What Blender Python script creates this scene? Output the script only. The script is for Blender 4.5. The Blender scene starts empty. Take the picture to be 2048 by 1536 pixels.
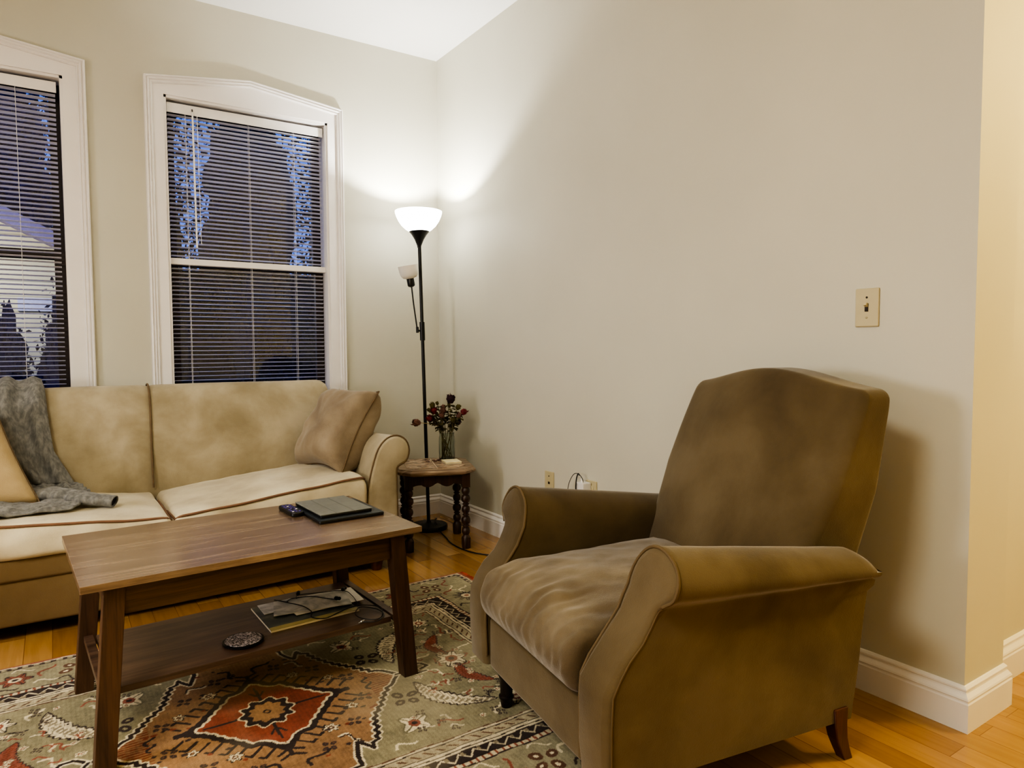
import bpy, bmesh, math, random
import numpy as np
from mathutils import Vector, Matrix, noise
random.seed(7)
C = bpy.context.scene.collection
PI = math.pi
V = Vector

# ------------------------------------------------------------------ helpers
class MB:
    def __init__(s): s.v=[]; s.f=[]
    def add(s, vs, fs):
        o=len(s.v); s.v+= [tuple(v) for v in vs]; s.f+=[tuple(i+o for i in f) for f in fs]
    def box(s, x0,x1,y0,y1,z0,z1, M=None):
        vs=[V((x,y,z)) for x in (x0,x1) for y in (y0,y1) for z in (z0,z1)]
        if M is not None: vs=[M@v for v in vs]
        s.add(vs,[(0,1,3,2),(4,6,7,5),(0,4,5,1),(2,3,7,6),(0,2,6,4),(1,5,7,3)])
    def hexa(s, b, t):   # two quads of 4 points
        s.add(list(b)+list(t),[(3,2,1,0),(4,5,6,7),(0,1,5,4),(1,2,6,5),(2,3,7,6),(3,0,4,7)])
    def tube(s, pts, r, n=8, cap=True, rs=None):
        pts=[V(p) for p in pts]; m=len(pts); rings=[]
        up=None
        for i,p in enumerate(pts):
            d=(pts[min(i+1,m-1)]-pts[max(i-1,0)])
            if d.length<1e-9: d=V((0,0,1))
            d.normalize()
            if up is None:
                up=V((0,0,1)) if abs(d.z)<.9 else V((1,0,0))
            a=d.cross(up)
            if a.length<1e-6: a=d.cross(V((0,1,0)))
            a.normalize(); b=a.cross(d).normalized(); up=b
            rr=rs[i] if rs else r
            rings.append([p+a*math.cos(2*PI*k/n)*rr+b*math.sin(2*PI*k/n)*rr for k in range(n)])
        vs=[v for R in rings for v in R]; fs=[]
        for i in range(m-1):
            for k in range(n):
                fs.append((i*n+k,i*n+(k+1)%n,(i+1)*n+(k+1)%n,(i+1)*n+k))
        if cap: fs.append(tuple(range(n-1,-1,-1))); fs.append(tuple((m-1)*n+k for k in range(n)))
        s.add(vs,fs)
    def lathe(s, prof, n=32, M=None, cap=True):
        vs=[];m=len(prof)
        for r,z in prof:
            for k in range(n):
                v=V((r*math.cos(2*PI*k/n),r*math.sin(2*PI*k/n),z)); vs.append(M@v if M is not None else v)
        fs=[]
        for i in range(m-1):
            for k in range(n): fs.append((i*n+k,i*n+(k+1)%n,(i+1)*n+(k+1)%n,(i+1)*n+k))
        if cap:
            fs.append(tuple(range(n-1,-1,-1))); fs.append(tuple((m-1)*n+k for k in range(n)))
        s.add(vs,fs)
    def grid(s, f, nu, nv, closeu=False):
        vs=[f(i/nu, j/nv) for i in range(nu+1) for j in range(nv+1)]
        fs=[(i*(nv+1)+j,(i+1)*(nv+1)+j,(i+1)*(nv+1)+j+1,i*(nv+1)+j+1) for i in range(nu) for j in range(nv)]
        s.add(vs,fs)
    def prism(s, poly, z0, z1, M=None):
        n=len(poly)
        vs=[V((x,y,z0)) for x,y in poly]+[V((x,y,z1)) for x,y in poly]
        if M is not None: vs=[M@v for v in vs]
        s.add(vs,[tuple(range(n-1,-1,-1)),tuple(range(n,2*n))]+[(i,(i+1)%n,n+(i+1)%n,n+i) for i in range(n)])
    def build(s, name, mat, parent=None, smooth=False, bevel=0, seg=2, subsurf=0, solid=0, merge=True, angle=40, loc=None):
        me=bpy.data.meshes.new(name); me.from_pydata(s.v,[],s.f)
        bm=bmesh.new(); bm.from_mesh(me)
        if merge: bmesh.ops.remove_doubles(bm,verts=bm.verts,dist=1e-5)
        bmesh.ops.recalc_face_normals(bm,faces=bm.faces)
        bm.to_mesh(me); bm.free()
        o=bpy.data.objects.new(name,me); C.objects.link(o)
        if mat: me.materials.append(mat)
        if parent is not None: o.parent=parent
        if loc: o.location=loc
        if solid:
            m=o.modifiers.new('s','SOLIDIFY'); m.thickness=solid; m.offset=0
        if bevel:
            m=o.modifiers.new('b','BEVEL'); m.width=bevel; m.segments=seg; m.limit_method='ANGLE'; m.angle_limit=math.radians(35)
        if subsurf:
            m=o.modifiers.new('u','SUBSURF'); m.levels=subsurf; m.render_levels=subsurf
        if smooth:
            for p in me.polygons: p.use_smooth=True
            if not subsurf:
                try:
                    me.set_sharp_from_angle(angle=math.radians(angle))
                except Exception: pass
        return o

def empty(name, loc=(0,0,0), rz=0):
    o=bpy.data.objects.new(name,None); C.objects.link(o); o.location=loc; o.rotation_euler=(0,0,rz); o.empty_display_size=.05
    return o
def tag(o,label,cat,group=None,kind=None):
    o['label']=label; o['category']=cat
    if group: o['group']=group
    if kind: o['kind']=kind
    return o
def struct(o): o['kind']='structure'; return o

def softbox(cx,cy,cz,hx,hy,hz,r,nx=24,ny=24,nz=8,warp=None):
    """rounded box as MB"""
    mb=MB()
    def pt(a,b,c):
        p=V((a*hx,b*hy,c*hz)); q=V((max(-hx+r,min(hx-r,p.x)),max(-hy+r,min(hy-r,p.y)),max(-hz+r,min(hz-r,p.z))))
        d=p-q
        if d.length>1e-9:
            # corner regions: spread directions evenly
            d=d.normalized()*r
            p=q+d
        p=V((p.x,p.y,p.z))
        if warp: p=warp(p, p.x/hx, p.y/hy, p.z/hz)
        return V((p.x+cx,p.y+cy,p.z+cz))
    def lin(n,h):
        # concentrate samples near rounded ends
        k=4; t=r/h
        t=min(t,.999)
        L=[-1+t*(1-math.cos(PI/2*i/k)) if False else -1+t*i/k for i in range(k)]
        mid=[-1+t+(2-2*t)*i/n for i in range(n+1)]
        return L+mid+[-x for x in reversed(L)]
    X=lin(nx,hx);Y=lin(ny,hy);Z=lin(nz,hz)
    def face(fn,A,B):
        vs=[fn(a,b) for a in A for b in B]; m=len(B)
        mb.add(vs,[(i*m+j,(i+1)*m+j,(i+1)*m+j+1,i*m+j+1) for i in range(len(A)-1) for j in range(m-1)])
    for s in (-1,1):
        face(lambda a,b:pt(a,b,s),X,Y); face(lambda a,b:pt(a,s,b),X,Z); face(lambda a,b:pt(s,a,b),Y,Z)
    return mb
def nz(x,y,z,s=1.0): return noise.noise(V((x*s,y*s,z*s)))

# ------------------------------------------------------------------ materials
def srgb(r,g,b):
    f=lambda c:(c/255/12.92 if c/255<=.04045 else ((c/255+.055)/1.055)**2.4)
    return (f(r),f(g),f(b),1)
def newmat(name):
    m=bpy.data.materials.new(name); m.use_nodes=True; nt=m.node_tree
    b=nt.nodes['Principled BSDF']; return m,nt,b
def N(nt,t,**k):
    n=nt.nodes.new(t)
    for a,v in k.items():
        if a in n.inputs: n.inputs[a].default_value=v
        else: setattr(n,a,v)
    return n
def coords(nt,scale=(1,1,1),rot=(0,0,0),kind='Object'):
    tc=N(nt,'ShaderNodeTexCoord'); mp=N(nt,'ShaderNodeMapping'); mp.inputs['Scale'].default_value=scale; mp.inputs['Rotation'].default_value=rot
    nt.links.new(tc.outputs[kind],mp.inputs[0]); return mp.outputs[0]
def ramp(nt,fac,stops):
    r=N(nt,'ShaderNodeValToRGB'); e=r.color_ramp.elements
    while len(e)<len(stops): e.new(.5)
    for i,(p,c) in enumerate(stops): e[i].position=p; e[i].color=c
    nt.links.new(fac,r.inputs[0]); return r.outputs[0]
def bump(nt,b,h,st,dist=.01):
    n=N(nt,'ShaderNodeBump'); n.inputs['Strength'].default_value=st; n.inputs['Distance'].default_value=dist
    nt.links.new(h,n.inputs['Height']); nt.links.new(n.outputs[0],b.inputs['Normal'])
def plain(name,col,rough=.5,metal=0,spec=.5,noise_amt=.08,nscale=30,bumps=0,bscale=200):
    m,nt,b=newmat(name)
    co=coords(nt); n=N(nt,'ShaderNodeTexNoise'); n.inputs['Scale'].default_value=nscale; n.inputs['Detail'].default_value=3
    nt.links.new(co,n.inputs['Vector'])
    c=Vector(col[:3]); lo=tuple(max(0,x*(1-noise_amt)) for x in c)+(1,); hi=tuple(x*(1+noise_amt) for x in c)+(1,)
    nt.links.new(ramp(nt,n.outputs['Fac'],[(.3,lo),(.7,hi)]),b.inputs['Base Color'])
    b.inputs['Roughness'].default_value=rough; b.inputs['Metallic'].default_value=metal; b.inputs['Specular IOR Level'].default_value=spec
    if bumps:
        n2=N(nt,'ShaderNodeTexNoise'); n2.inputs['Scale'].default_value=bscale; nt.links.new(co,n2.inputs['Vector']); bump(nt,b,n2.outputs['Fac'],bumps,.003)
    return m
def fabric(name,dark,mid,light,scale=3.0,sheen=.35,rough=.9,stretch=(1,1,1),bst=.25,sheentint=None,fine=260,w=(.36,.50,.64)):
    m,nt,b=newmat(name); co=coords(nt,stretch)
    n=N(nt,'ShaderNodeTexNoise'); n.inputs['Scale'].default_value=scale; n.inputs['Detail'].default_value=6; n.inputs['Roughness'].default_value=.55; n.inputs['Distortion'].default_value=.25
    nt.links.new(co,n.inputs['Vector'])
    nt.links.new(ramp(nt,n.outputs['Fac'],[(w[0],dark),(w[1],mid),(w[2],light)]),b.inputs['Base Color'])
    b.inputs['Roughness'].default_value=rough; b.inputs['Sheen Weight'].default_value=sheen; b.inputs['Sheen Roughness'].default_value=.4
    if sheentint: b.inputs['Sheen Tint'].default_value=sheentint
    b.inputs['Specular IOR Level'].default_value=.15
    n2=N(nt,'ShaderNodeTexNoise'); n2.inputs['Scale'].default_value=fine; n2.inputs['Detail'].default_value=2
    nt.links.new(co,n2.inputs['Vector']); 
    n3=N(nt,'ShaderNodeTexNoise'); n3.inputs['Scale'].default_value=14; n3.inputs['Detail'].default_value=3
    nt.links.new(co,n3.inputs['Vector'])
    mx=N(nt,'ShaderNodeMath',operation='MULTIPLY_ADD'); mx.inputs[1].default_value=2.5
    nt.links.new(n3.outputs['Fac'],mx.inputs[0]); nt.links.new(n2.outputs['Fac'],mx.inputs[2])
    bump(nt,b,mx.outputs[0],bst,.004)
    return m
def wood(name,dark,light,along='x',rough=.45,freq=1.0,coat=0.0,mid=None):
    m,nt,b=newmat(name)
    sc={'x':(1.2,14,14),'y':(14,1.2,14),'z':(14,14,1.2)}[along]
    co=coords(nt,tuple(v*freq for v in sc))
    n=N(nt,'ShaderNodeTexNoise'); n.inputs['Scale'].default_value=1.6; n.inputs['Detail'].default_value=8; n.inputs['Roughness'].default_value=.62; n.inputs['Distortion'].default_value=1.2
    nt.links.new(co,n.inputs['Vector'])
    mid=mid or tuple((a+b_)/2 for a,b_ in zip(dark,light))
    col=ramp(nt,n.outputs['Fac'],[(.30,dark),(.5,mid),(.68,light)])
    co2=coords(nt,tuple(v*freq*9 if v>5 else v*freq*2 for v in sc))
    n2=N(nt,'ShaderNodeTexNoise'); n2.inputs['Scale'].default_value=2.2; n2.inputs['Detail'].default_value=3
    nt.links.new(co2,n2.inputs['Vector'])
    g=ramp(nt,n2.outputs['Fac'],[(.35,(.62,.62,.62,1)),(.55,(1,1,1,1))])
    mx=N(nt,'ShaderNodeMixRGB',blend_type='MULTIPLY'); mx.inputs[0].default_value=.7
    nt.links.new(col,mx.inputs[1]); nt.links.new(g,mx.inputs[2]); nt.links.new(mx.outputs[0],b.inputs['Base Color'])
    b.inputs['Roughness'].default_value=rough; b.inputs['Coat Weight'].default_value=coat; b.inputs['Coat Roughness'].default_value=.2
    bump(nt,b,n2.outputs['Fac'],.12,.002)
    return m

M={}
# wall paint, slightly mottled with faint scuffs
def wallmat(name,col):
    m,nt,b=newmat(name); co=coords(nt)
    n=N(nt,'ShaderNodeTexNoise'); n.inputs['Scale'].default_value=1.3; n.inputs['Detail'].default_value=5
    nt.links.new(co,n.inputs['Vector'])
    c=col[:3]
    nt.links.new(ramp(nt,n.outputs['Fac'],[(.3,tuple(x*.95 for x in c)+(1,)),(.7,tuple(min(1,x*1.03) for x in c)+(1,))]),b.inputs['Base Color'])
    b.inputs['Roughness'].default_value=.55; b.inputs['Specular IOR Level'].default_value=.35
    n2=N(nt,'ShaderNodeTexNoise'); n2.inputs['Scale'].default_value=90; n2.inputs['Detail'].default_value=2; nt.links.new(co,n2.inputs['Vector'])
    bump(nt,b,n2.outputs['Fac'],.08,.002)
    return m
M['wall']=wallmat('wall_paint',srgb(207,205,190))
M['ceiling']=wallmat('ceiling_paint',srgb(236,236,234))
M['trim']=plain('white_trim_paint',srgb(238,235,232),.34,noise_amt=.02,nscale=6)
M['blind']=plain('blind_white',srgb(238,236,234),.45,noise_amt=.02)
def slatmat():
    m=plain('slat_white',srgb(246,245,246),.4,noise_amt=.01); nt=m.node_tree; b=nt.nodes['Principled BSDF']
    t=N(nt,'ShaderNodeBsdfTranslucent'); t.inputs[0].default_value=(.9,.9,.95,1); mx=N(nt,'ShaderNodeMixShader'); mx.inputs[0].default_value=.48
    nt.links.new(b.outputs[0],mx.inputs[1]); nt.links.new(t.outputs[0],mx.inputs[2]); nt.links.new(mx.outputs[0],nt.nodes['Material Output'].inputs[0]); return m
M['slat']=slatmat()
M['darksash']=plain('dark_sash',srgb(44,34,32),.5)
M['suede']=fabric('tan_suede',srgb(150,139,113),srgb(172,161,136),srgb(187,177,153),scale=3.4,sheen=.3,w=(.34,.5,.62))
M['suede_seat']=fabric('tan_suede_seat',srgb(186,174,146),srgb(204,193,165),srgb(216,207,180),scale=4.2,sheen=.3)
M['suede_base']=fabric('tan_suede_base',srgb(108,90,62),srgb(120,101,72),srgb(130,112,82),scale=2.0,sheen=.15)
M['suede_pillow']=fabric('tan_suede_pillow',srgb(134,120,102),srgb(150,136,116),srgb(164,150,130),scale=5,sheen=.3,bst=.4)
M['gold_pillow']=fabric('gold_suede_pillow',srgb(166,146,108),srgb(180,160,122),srgb(192,172,134),scale=3,sheen=.25,bst=.3)
M['piping']=plain('tan_piping',srgb(112,94,70),.8)
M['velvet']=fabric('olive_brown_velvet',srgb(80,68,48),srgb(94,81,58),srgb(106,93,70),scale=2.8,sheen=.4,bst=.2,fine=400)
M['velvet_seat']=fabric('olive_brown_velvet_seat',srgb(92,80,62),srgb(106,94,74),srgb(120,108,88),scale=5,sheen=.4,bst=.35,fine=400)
M['velvet_pipe']=plain('brown_piping',srgb(96,80,54),.8)
M['knit']=fabric('grey_knit',srgb(106,106,104),srgb(122,122,119),srgb(138,138,134),scale=70,sheen=.3,stretch=(1,1,.4),bst=.45,fine=160)
M['knit_shade']=plain('sleeve_shade_black',srgb(14,12,12),.95)  # near-black colour for the shade within the sleeve
M['table']=wood('walnut_laminate',srgb(104,84,66),srgb(150,128,104),'x',.26,mid=srgb(122,101,82),coat=.6)
M['table_side']=wood('walnut_side',srgb(58,40,26),srgb(96,70,46),'x',.45)
M['table_leg']=wood('walnut_leg',srgb(58,40,28),srgb(96,68,48),'z',.45)
M['oldwood']=wood('dark_carved_wood',srgb(34,22,16),srgb(74,50,34),'z',.42,freq=1.5)
M['oldrim']=wood('worn_table_rim',srgb(110,90,72),srgb(184,162,136),'x',.4,freq=2)
M['legred']=wood('red_brown_leg',srgb(44,14,10),srgb(84,32,22),'z',.3,coat=.4)
M['legblack']=plain('black_turned_leg',srgb(26,20,18),.28)
M['sofafoot']=wood('sofa_foot',srgb(60,28,14),srgb(104,54,28),'z',.35)
M['blackmetal']=plain('black_metal',srgb(20,22,24),.35,spec=.5)
M['rubber']=plain('black_cable',srgb(16,15,15),.5)
M['ivory']=plain('ivory_plate',srgb(196,186,150),.35,noise_amt=.02)
M['whiteplastic']=plain('white_plastic',srgb(232,230,228),.3,noise_amt=.01)
M['hole']=plain('dark_slot',srgb(38,28,16),.6)
M['screw']=plain('painted_screw',srgb(170,160,130),.3,metal=.4)

def rosette(name):
    m,nt,b=newmat(name); co=coords(nt,(1,1,1))
    v=N(nt,'ShaderNodeTexVoronoi',feature='DISTANCE_TO_EDGE'); v.inputs['Scale'].default_value=95
    n=N(nt,'ShaderNodeTexNoise'); n.inputs['Scale'].default_value=120; n.inputs['Detail'].default_value=3; n.inputs['Distortion'].default_value=2
    nt.links.new(co,v.inputs['Vector']); nt.links.new(co,n.inputs['Vector'])
    nt.links.new(ramp(nt,n.outputs['Fac'],[(.49,srgb(18,14,20)),(.56,srgb(190,182,188))]),b.inputs['Base Color'])
    b.inputs['Roughness'].default_value=.3
    bump(nt,b,v.outputs['Distance'],.4,.002)
    return m
M['ornate']=rosette('black_white_ornament')

# hardwood floor
def floormat():
    m,nt,b=newmat('oak_floor'); co=coords(nt,(1,1,1),(0,0,PI/2))
    br=N(nt,'ShaderNodeTexBrick'); br.offset=.37; br.offset_frequency=2
    br.inputs['Scale'].default_value=1; br.inputs['Brick Width'].default_value=.85; br.inputs['Row Height'].default_value=.083
    br.inputs['Mortar Size'].default_value=.0011; br.inputs['Mortar Smooth'].default_value=.3; br.inputs['Bias'].default_value=0
    br.inputs['Color1'].default_value=(0,0,0,1); br.inputs['Color2'].default_value=(1,1,1,1); br.inputs['Mortar'].default_value=(.5,.5,.5,1)
    nt.links.new(co,br.inputs['Vector'])
    tone=ramp(nt,br.outputs['Color'],[(0,srgb(156,116,64)),(.45,srgb(168,127,72)),(.75,srgb(178,137,82)),(1,srgb(192,152,98))])
    co2=coords(nt,(30,2.0,1))
    n=N(nt,'ShaderNodeTexNoise'); n.inputs['Scale'].default_value=1.5; n.inputs['Detail'].default_value=7; n.inputs['Distortion'].default_value=.8
    nt.links.new(co2,n.inputs['Vector'])
    gr=ramp(nt,n.outputs['Fac'],[(.3,(.82,.78,.72,1)),(.6,(1,1,1,1))])
    mx=N(nt,'ShaderNodeMixRGB',blend_type='MULTIPLY'); mx.inputs[0].default_value=.75
    nt.links.new(tone,mx.inputs[1]); nt.links.new(gr,mx.inputs[2])
    mx2=N(nt,'ShaderNodeMixRGB',blend_type='MIX'); nt.links.new(br.outputs['Fac'],mx2.inputs[0])
    nt.links.new(mx.outputs[0],mx2.inputs[1]); mx2.inputs[2].default_value=srgb(128,88,52)
    nt.links.new(mx2.outputs[0],b.inputs['Base Color'])
    b.inputs['Roughness'].default_value=.20; b.inputs['Coat Weight'].default_value=.5; b.inputs['Coat Roughness'].default_value=.08
    n4=N(nt,'ShaderNodeTexNoise'); n4.inputs['Scale'].default_value=7; nt.links.new(coords(nt),n4.inputs['Vector'])
    bump(nt,b,n4.outputs['Fac'],.06,.01)
    return m
M['floor']=floormat()

# ------------------------------------------------------------------ camera
cam=bpy.data.cameras.new('camera'); co=bpy.data.objects.new('camera',cam); C.objects.link(co)
R=Matrix(((0.83173,0.03355,-0.55417),(-0.55516,0.04073,-0.83075),(-0.0053,0.99861,0.0525)))
co.matrix_world=Matrix.Translation((-2.04149,-3.88826,1.05))@R.to_4x4()
cam.sensor_width=36; cam.lens=1376.79/2048*36; cam.clip_start=.02
bpy.context.scene.camera=co

# ------------------------------------------------------------------ room shell
H=2.826; YE=-3.046; XL=-4.3; YB=-6.0; XR=2.2; YH=-2.98
def wall_back_openings():
    mb=MB(); t=.16
    wins=[(-2.785,-1.96),(-1.537,-.703)]; zb,zt=.72,2.325
    xs=[XL]+[x for w in wins for x in w]+[0.16]
    for i in range(len(xs)-1):
        a,b=xs[i],xs[i+1]
        if (a,b) in wins:
            mb.box(a,b,0,t,0,zb); mb.box(a,b,0,t,zt,H)
        else: mb.box(a,b,0,t,0,H)
    return mb
struct(wall_back_openings().build('wall_back',M['wall']))
mb=MB(); mb.box(0,.24,YE,0,0,H); struct(mb.build('wall_right',M['wall']))
mb=MB(); mb.box(.24,XR,YH,YH+.15,0,H); struct(mb.build('wall_hall',M['wall']))
mb=MB(); mb.box(XR,XR+.1,YB,YH+.15,0,H); struct(mb.build('wall_hall_end',M['wall']))
mb=MB(); mb.box(XL-.1,XL,YB,.16,0,H); struct(mb.build('wall_left',M['wall']))
mb=MB(); mb.box(XL-.1,XR+.1,YB-.1,YB,0,H); struct(mb.build('wall_front',M['wall']))
mb=MB(); mb.box(XL-.1,XR+.1,YB-.1,.16,-.1,0); struct(mb.build('floor',M['floor']))
mb=MB(); mb.box(XL-.1,XR+.1,YB-.1,.16,H,H+.1); struct(mb.build('ceiling',M['ceiling']))

# baseboards: molded profile swept along a path (offset out of wall, height)
BP=[(0,0),(.019,0),(.019,.078),(.0165,.082),(.0165,.086),(.0185,.089),(.0165,.094),(.009,.104),(.0075,.108),(.0095,.111),(.009,.115),(.004,.121),(0,.122)]
def baseboard(name,path,side):
    # path: list of xy on wall surface; side=+1 -> out direction is left of travel
    mb=MB(); n=len(path); P=[V((x,y,0)) for x,y in path]; rows=[]
    for i in range(n):
        def nrm(a,b):
            d=(b-a).normalized(); return V((-d.y,d.x,0))*side
        if i==0: m=nrm(P[0],P[1]); k=1
        elif i==n-1: m=nrm(P[-2],P[-1]); k=1
        else:
            a=nrm(P[i-1],P[i]); b=nrm(P[i],P[i+1]); m=(a+b).normalized(); k=1/max(.2,m.dot(a))
        rows.append([P[i]+m*k*o+V((0,0,z)) for o,z in BP])
    L=len(BP); vs=[v for r in rows for v in r]; fs=[]
    for i in range(n-1):
        for j in range(L-1): fs.append((i*L+j,(i+1)*L+j,(i+1)*L+j+1,i*L+j+1))
    fs.append(tuple(range(L))); fs.append(tuple(range((n-1)*L,n*L)))
    mb.add(vs,fs); o=mb.build(name,M['trim']); struct(o); return o
baseboard('baseboard_back',[(XL,0),(0,0)],-1)
baseboard('baseboard_right',[(0,0),(0,YE),(.24,YE),(.24,YH)],-1)
baseboard('baseboard_hall',[(.24,YH),(XR,YH)],-1)
baseboard('baseboard_left',[(XL,0),(XL,YB)],1)

# ------------------------------------------------------------------ windows
def glassmat():
    m,nt,b=newmat('window_glass'); 
    b.inputs['Base Color'].default_value=(.9,.95,1,1); b.inputs['Roughness'].default_value=.02
    nt.nodes.remove(b)
    tr=N(nt,'ShaderNodeBsdfTransparent'); gl=N(nt,'ShaderNodeBsdfGlossy'); gl.inputs['Roughness'].default_value=.03
    mx=N(nt,'ShaderNodeMixShader'); mx.inputs[0].default_value=.05
    nt.links.new(tr.outputs[0],mx.inputs[1]); nt.links.new(gl.outputs[0],mx.inputs[2]); nt.links.new(mx.outputs[0],nt.nodes['Material Output'].inputs[0])
    return m
M['glass']=glassmat()
def window(idx,x0,x1,light_sash):
    """opening x0..x1, z .72..2.325"""
    cx=(x0+x1)/2; root=empty('window_%d'%idx,(cx,0,.72)); struct(root)
    hw=(x1-x0)/2; zt=2.325-.72
    # casing flat: pentagon-topped frame with stepped outer moulding
    def outline(e):   # e = distance in from outer edge
        ow=.505-e
        return [(-ow,0),(-ow,1.683-e*.95),(0,1.752-e),(ow,1.692-e*.95),(ow,0)]
    def strip(e0,e1,y0,y1,name):
        a=outline(e0); b=outline(e1); mb=MB()
        n=len(a)
        vs=[V((p[0],y0,p[1])) for p in a]+[V((p[0],y1,p[1])) for p in b]
        mb.add(vs,[(i,i+1,n+i+1,n+i) for i in range(n-1)])
        return mb
    prof=[(0,0),(0,-.022),(.003,-.030),(.007,-.032),(.010,-.030),(.012,-.024),(.015,-.024),(.017,-.029),(.020,-.030),(.023,-.027),(.025,-.021),(.029,-.022),(.032,-.025),(.036,-.022),(.038,-.013)]
    mb=MB()
    for (e0,y0),(e1,y1) in zip(prof[:-1],prof[1:]):
        s=strip(e0,e1,y0,y1,''); mb.add(s.v,s.f)
    mb.build('backband_moulding',M['trim'],root)
    # flat board: between outline(.038) and opening
    a=outline(.038); mb=MB(); y=-.013
    inn=[(-hw,0),(-hw,zt),(0,zt),(hw,zt),(hw,0)]
    vs=[V((p[0],y,p[1])) for p in a]+[V((p[0],y,p[1])) for p in inn]+[V((p[0],.0,p[1])) for p in inn]
    fs=[(i,i+1,5+i+1,5+i) for i in range(4)]+[(5+i,6+i,11+i,10+i) for i in range(4)]
    mb.add(vs,fs)
    # joint line between head board and side board
    mb.build('casing',M['trim'],root)
    # jamb liner
    mb=MB(); d=.15
    for s in (-1,1): mb.box(min(s*hw,s*(hw-.012)),max(s*hw,s*(hw-.012)),-.005,d,0,zt)
    mb.box(-hw,hw,-.005,d,zt-.012,zt); mb.box(-hw,hw,-.005,d,-.0,.02)
    mb.build('jamb',M['trim'],root)
    mb=MB(); mb.box(-hw-.11,hw+.11,-.055,.02,-.01,.018); mb.build('stool',M['trim'],root,bevel=.004)
    sm=M['darksash']
    rail=.785
    for nm,z0,z1,y0 in (('upper_sash',rail-.02,zt-.012,.11),('lower_sash',.02,rail+.02,.075)):
        mb=MB(); w=.045; X=hw-.012
        mb.box(-X,-X+w,y0,y0+.03,z0,z1); mb.box(X-w,X,y0,y0+.03,z0,z1)
        mb.box(-X+w,X-w,y0,y0+.03,z1-.04,z1); mb.box(-X+w,X-w,y0,y0+.03,z0,z0+.045)
        s=mb.build(nm,sm,root)
        mb=MB(); mb.box(-X+w,X-w,y0+.013,y0+.017,z0+.045,z1-.04); mb.build('pane',M['glass'],s)
    if light_sash:
        mb=MB(); mb.box(-hw+.012,hw-.012,.026,.070,rail-.018,rail+.014); mb.build('check_rail',M['trim'],root,bevel=.003)
    return root
window(1,-2.785,-1.96,False)
window(2,-1.537,-.703,True)

def blind(x0,x1,label,wand_x,skip=None,cords=(.11,.5,.80)):
    root=empty('window_blind',((x0+x1)/2,.045,2.295)); tag(root,label,'blind','white mini blinds in the two windows')
    w=x1-x0; hw=w/2
    mb=MB(); mb.box(-hw,hw,-.02,.02,-.032,0); mb.build('headrail',M['blind'],root,bevel=.003)
    mb=MB(); mb.box(-hw,hw,-.026,-.021,-.045,.004); mb.build('valance',M['blind'],root,bevel=.001)
    mb=MB(); z=-.052; sw=.0125
    zs=[]
    while z>-1.52:
        if not(skip and skip[0]<z<skip[1]): zs.append(z)
        z-=.0222
    for z in zs:
        sag=random.uniform(-.0006,.0006); tl=random.uniform(-.03,.03)-.19
        rows=[]
        for t in (-1,-.4,.4,1):
            y=t*sw; zz=z+.0016*(1-t*t)+y*tl
            rows.append((y,zz))
        nseg=6
        vs=[];fs=[]
        for k in range(nseg+1):
            x=-hw+.004+(w-.008)*k/nseg; dz=sag*math.sin(k*1.3)
            for y,zz in rows: vs.append(V((x,y,zz+dz+.0004)))
            for y,zz in rows: vs.append(V((x,y,zz+dz-.0004)))
        for k in range(nseg):
            for j in range(3):
                a=k*8+j; fs.append((a,a+8,a+9,a+1)); a+=4; fs.append((a,a+1,a+9,a+8))
            fs.append((k*8,k*8+4,k*8+12,k*8+8)); fs.append((k*8+3,k*8+11,k*8+15,k*8+7))
        mb.add(vs,fs)
    s=mb.build('slats',M['slat'],root,merge=False)
    for c in cords:
        mb=MB(); x=-hw+w*c
        for y in (-.0135,.0135): mb.tube([(x,y,-.03),(x,y,-1.52)],.0009,5)
        mb.build('ladder_cord',M['blind'],root,smooth=True)
    mb=MB(); mb.box(-hw+.003,hw-.003,-.012,.012,-1.545,-1.53); mb.build('bottom_rail',M['blind'],root,bevel=.003)
    if wand_x is not None:
        x=wand_x-(x0+x1)/2
        mb=MB(); mb.tube([(x,-.034,-.03),(x+.004,-.036,-.72)],.0045,8); mb.build('tilt_wand',M['whiteplastic'],root,smooth=True)
        mb=MB(); mb.tube([(x,-.028,-.015),(x,-.036,-.04)],.003,6); mb.build('wand_hook',M['darksash'],root)
        mb=MB(); mb.tube([(x+.022,-.030,-.03),(x+.026,-.032,-.70)],.0014,5); mb.build('lift_cord',M['blind'],root)
    return root
blind(-2.772,-1.985,'white mini blind in the left window, with the pale house behind it',None)
blind(-1.520,-.722,'white mini blind with a hanging tilt wand in the window nearest the floor lamp',-1.402,skip=(-.81,-.772))

# ------------------------------------------------------------------ outside
M['siding']=None
def sidingmat():
    m,nt,b=newmat('cream_siding'); co=coords(nt)
    w=N(nt,'ShaderNodeTexWave',bands_direction='Z',wave_profile='SAW'); w.inputs['Scale'].default_value=1.35; nt.links.new(co,w.inputs['Vector'])
    nt.links.new(ramp(nt,w.outputs['Fac'],[(0,srgb(150,146,120)),(.12,srgb(208,200,160)),(1,srgb(220,214,176))]),b.inputs['Base Color'])
    b.inputs['Roughness'].default_value=.7
    return m
M['siding']=sidingmat()
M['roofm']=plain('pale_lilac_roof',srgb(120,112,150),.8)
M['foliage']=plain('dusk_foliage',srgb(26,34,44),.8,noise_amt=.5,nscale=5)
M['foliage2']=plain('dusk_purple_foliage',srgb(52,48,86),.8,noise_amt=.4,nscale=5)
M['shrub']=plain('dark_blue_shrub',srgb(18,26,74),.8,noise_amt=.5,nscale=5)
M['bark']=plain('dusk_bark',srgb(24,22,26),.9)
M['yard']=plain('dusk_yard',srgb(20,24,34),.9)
M['porch']=plain('house_trim',srgb(186,190,214),.6)
mb=MB(); mb.box(-16,14,.2,30,-.8,-.7); struct(mb.build('ground_outside',M['yard']))
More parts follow.
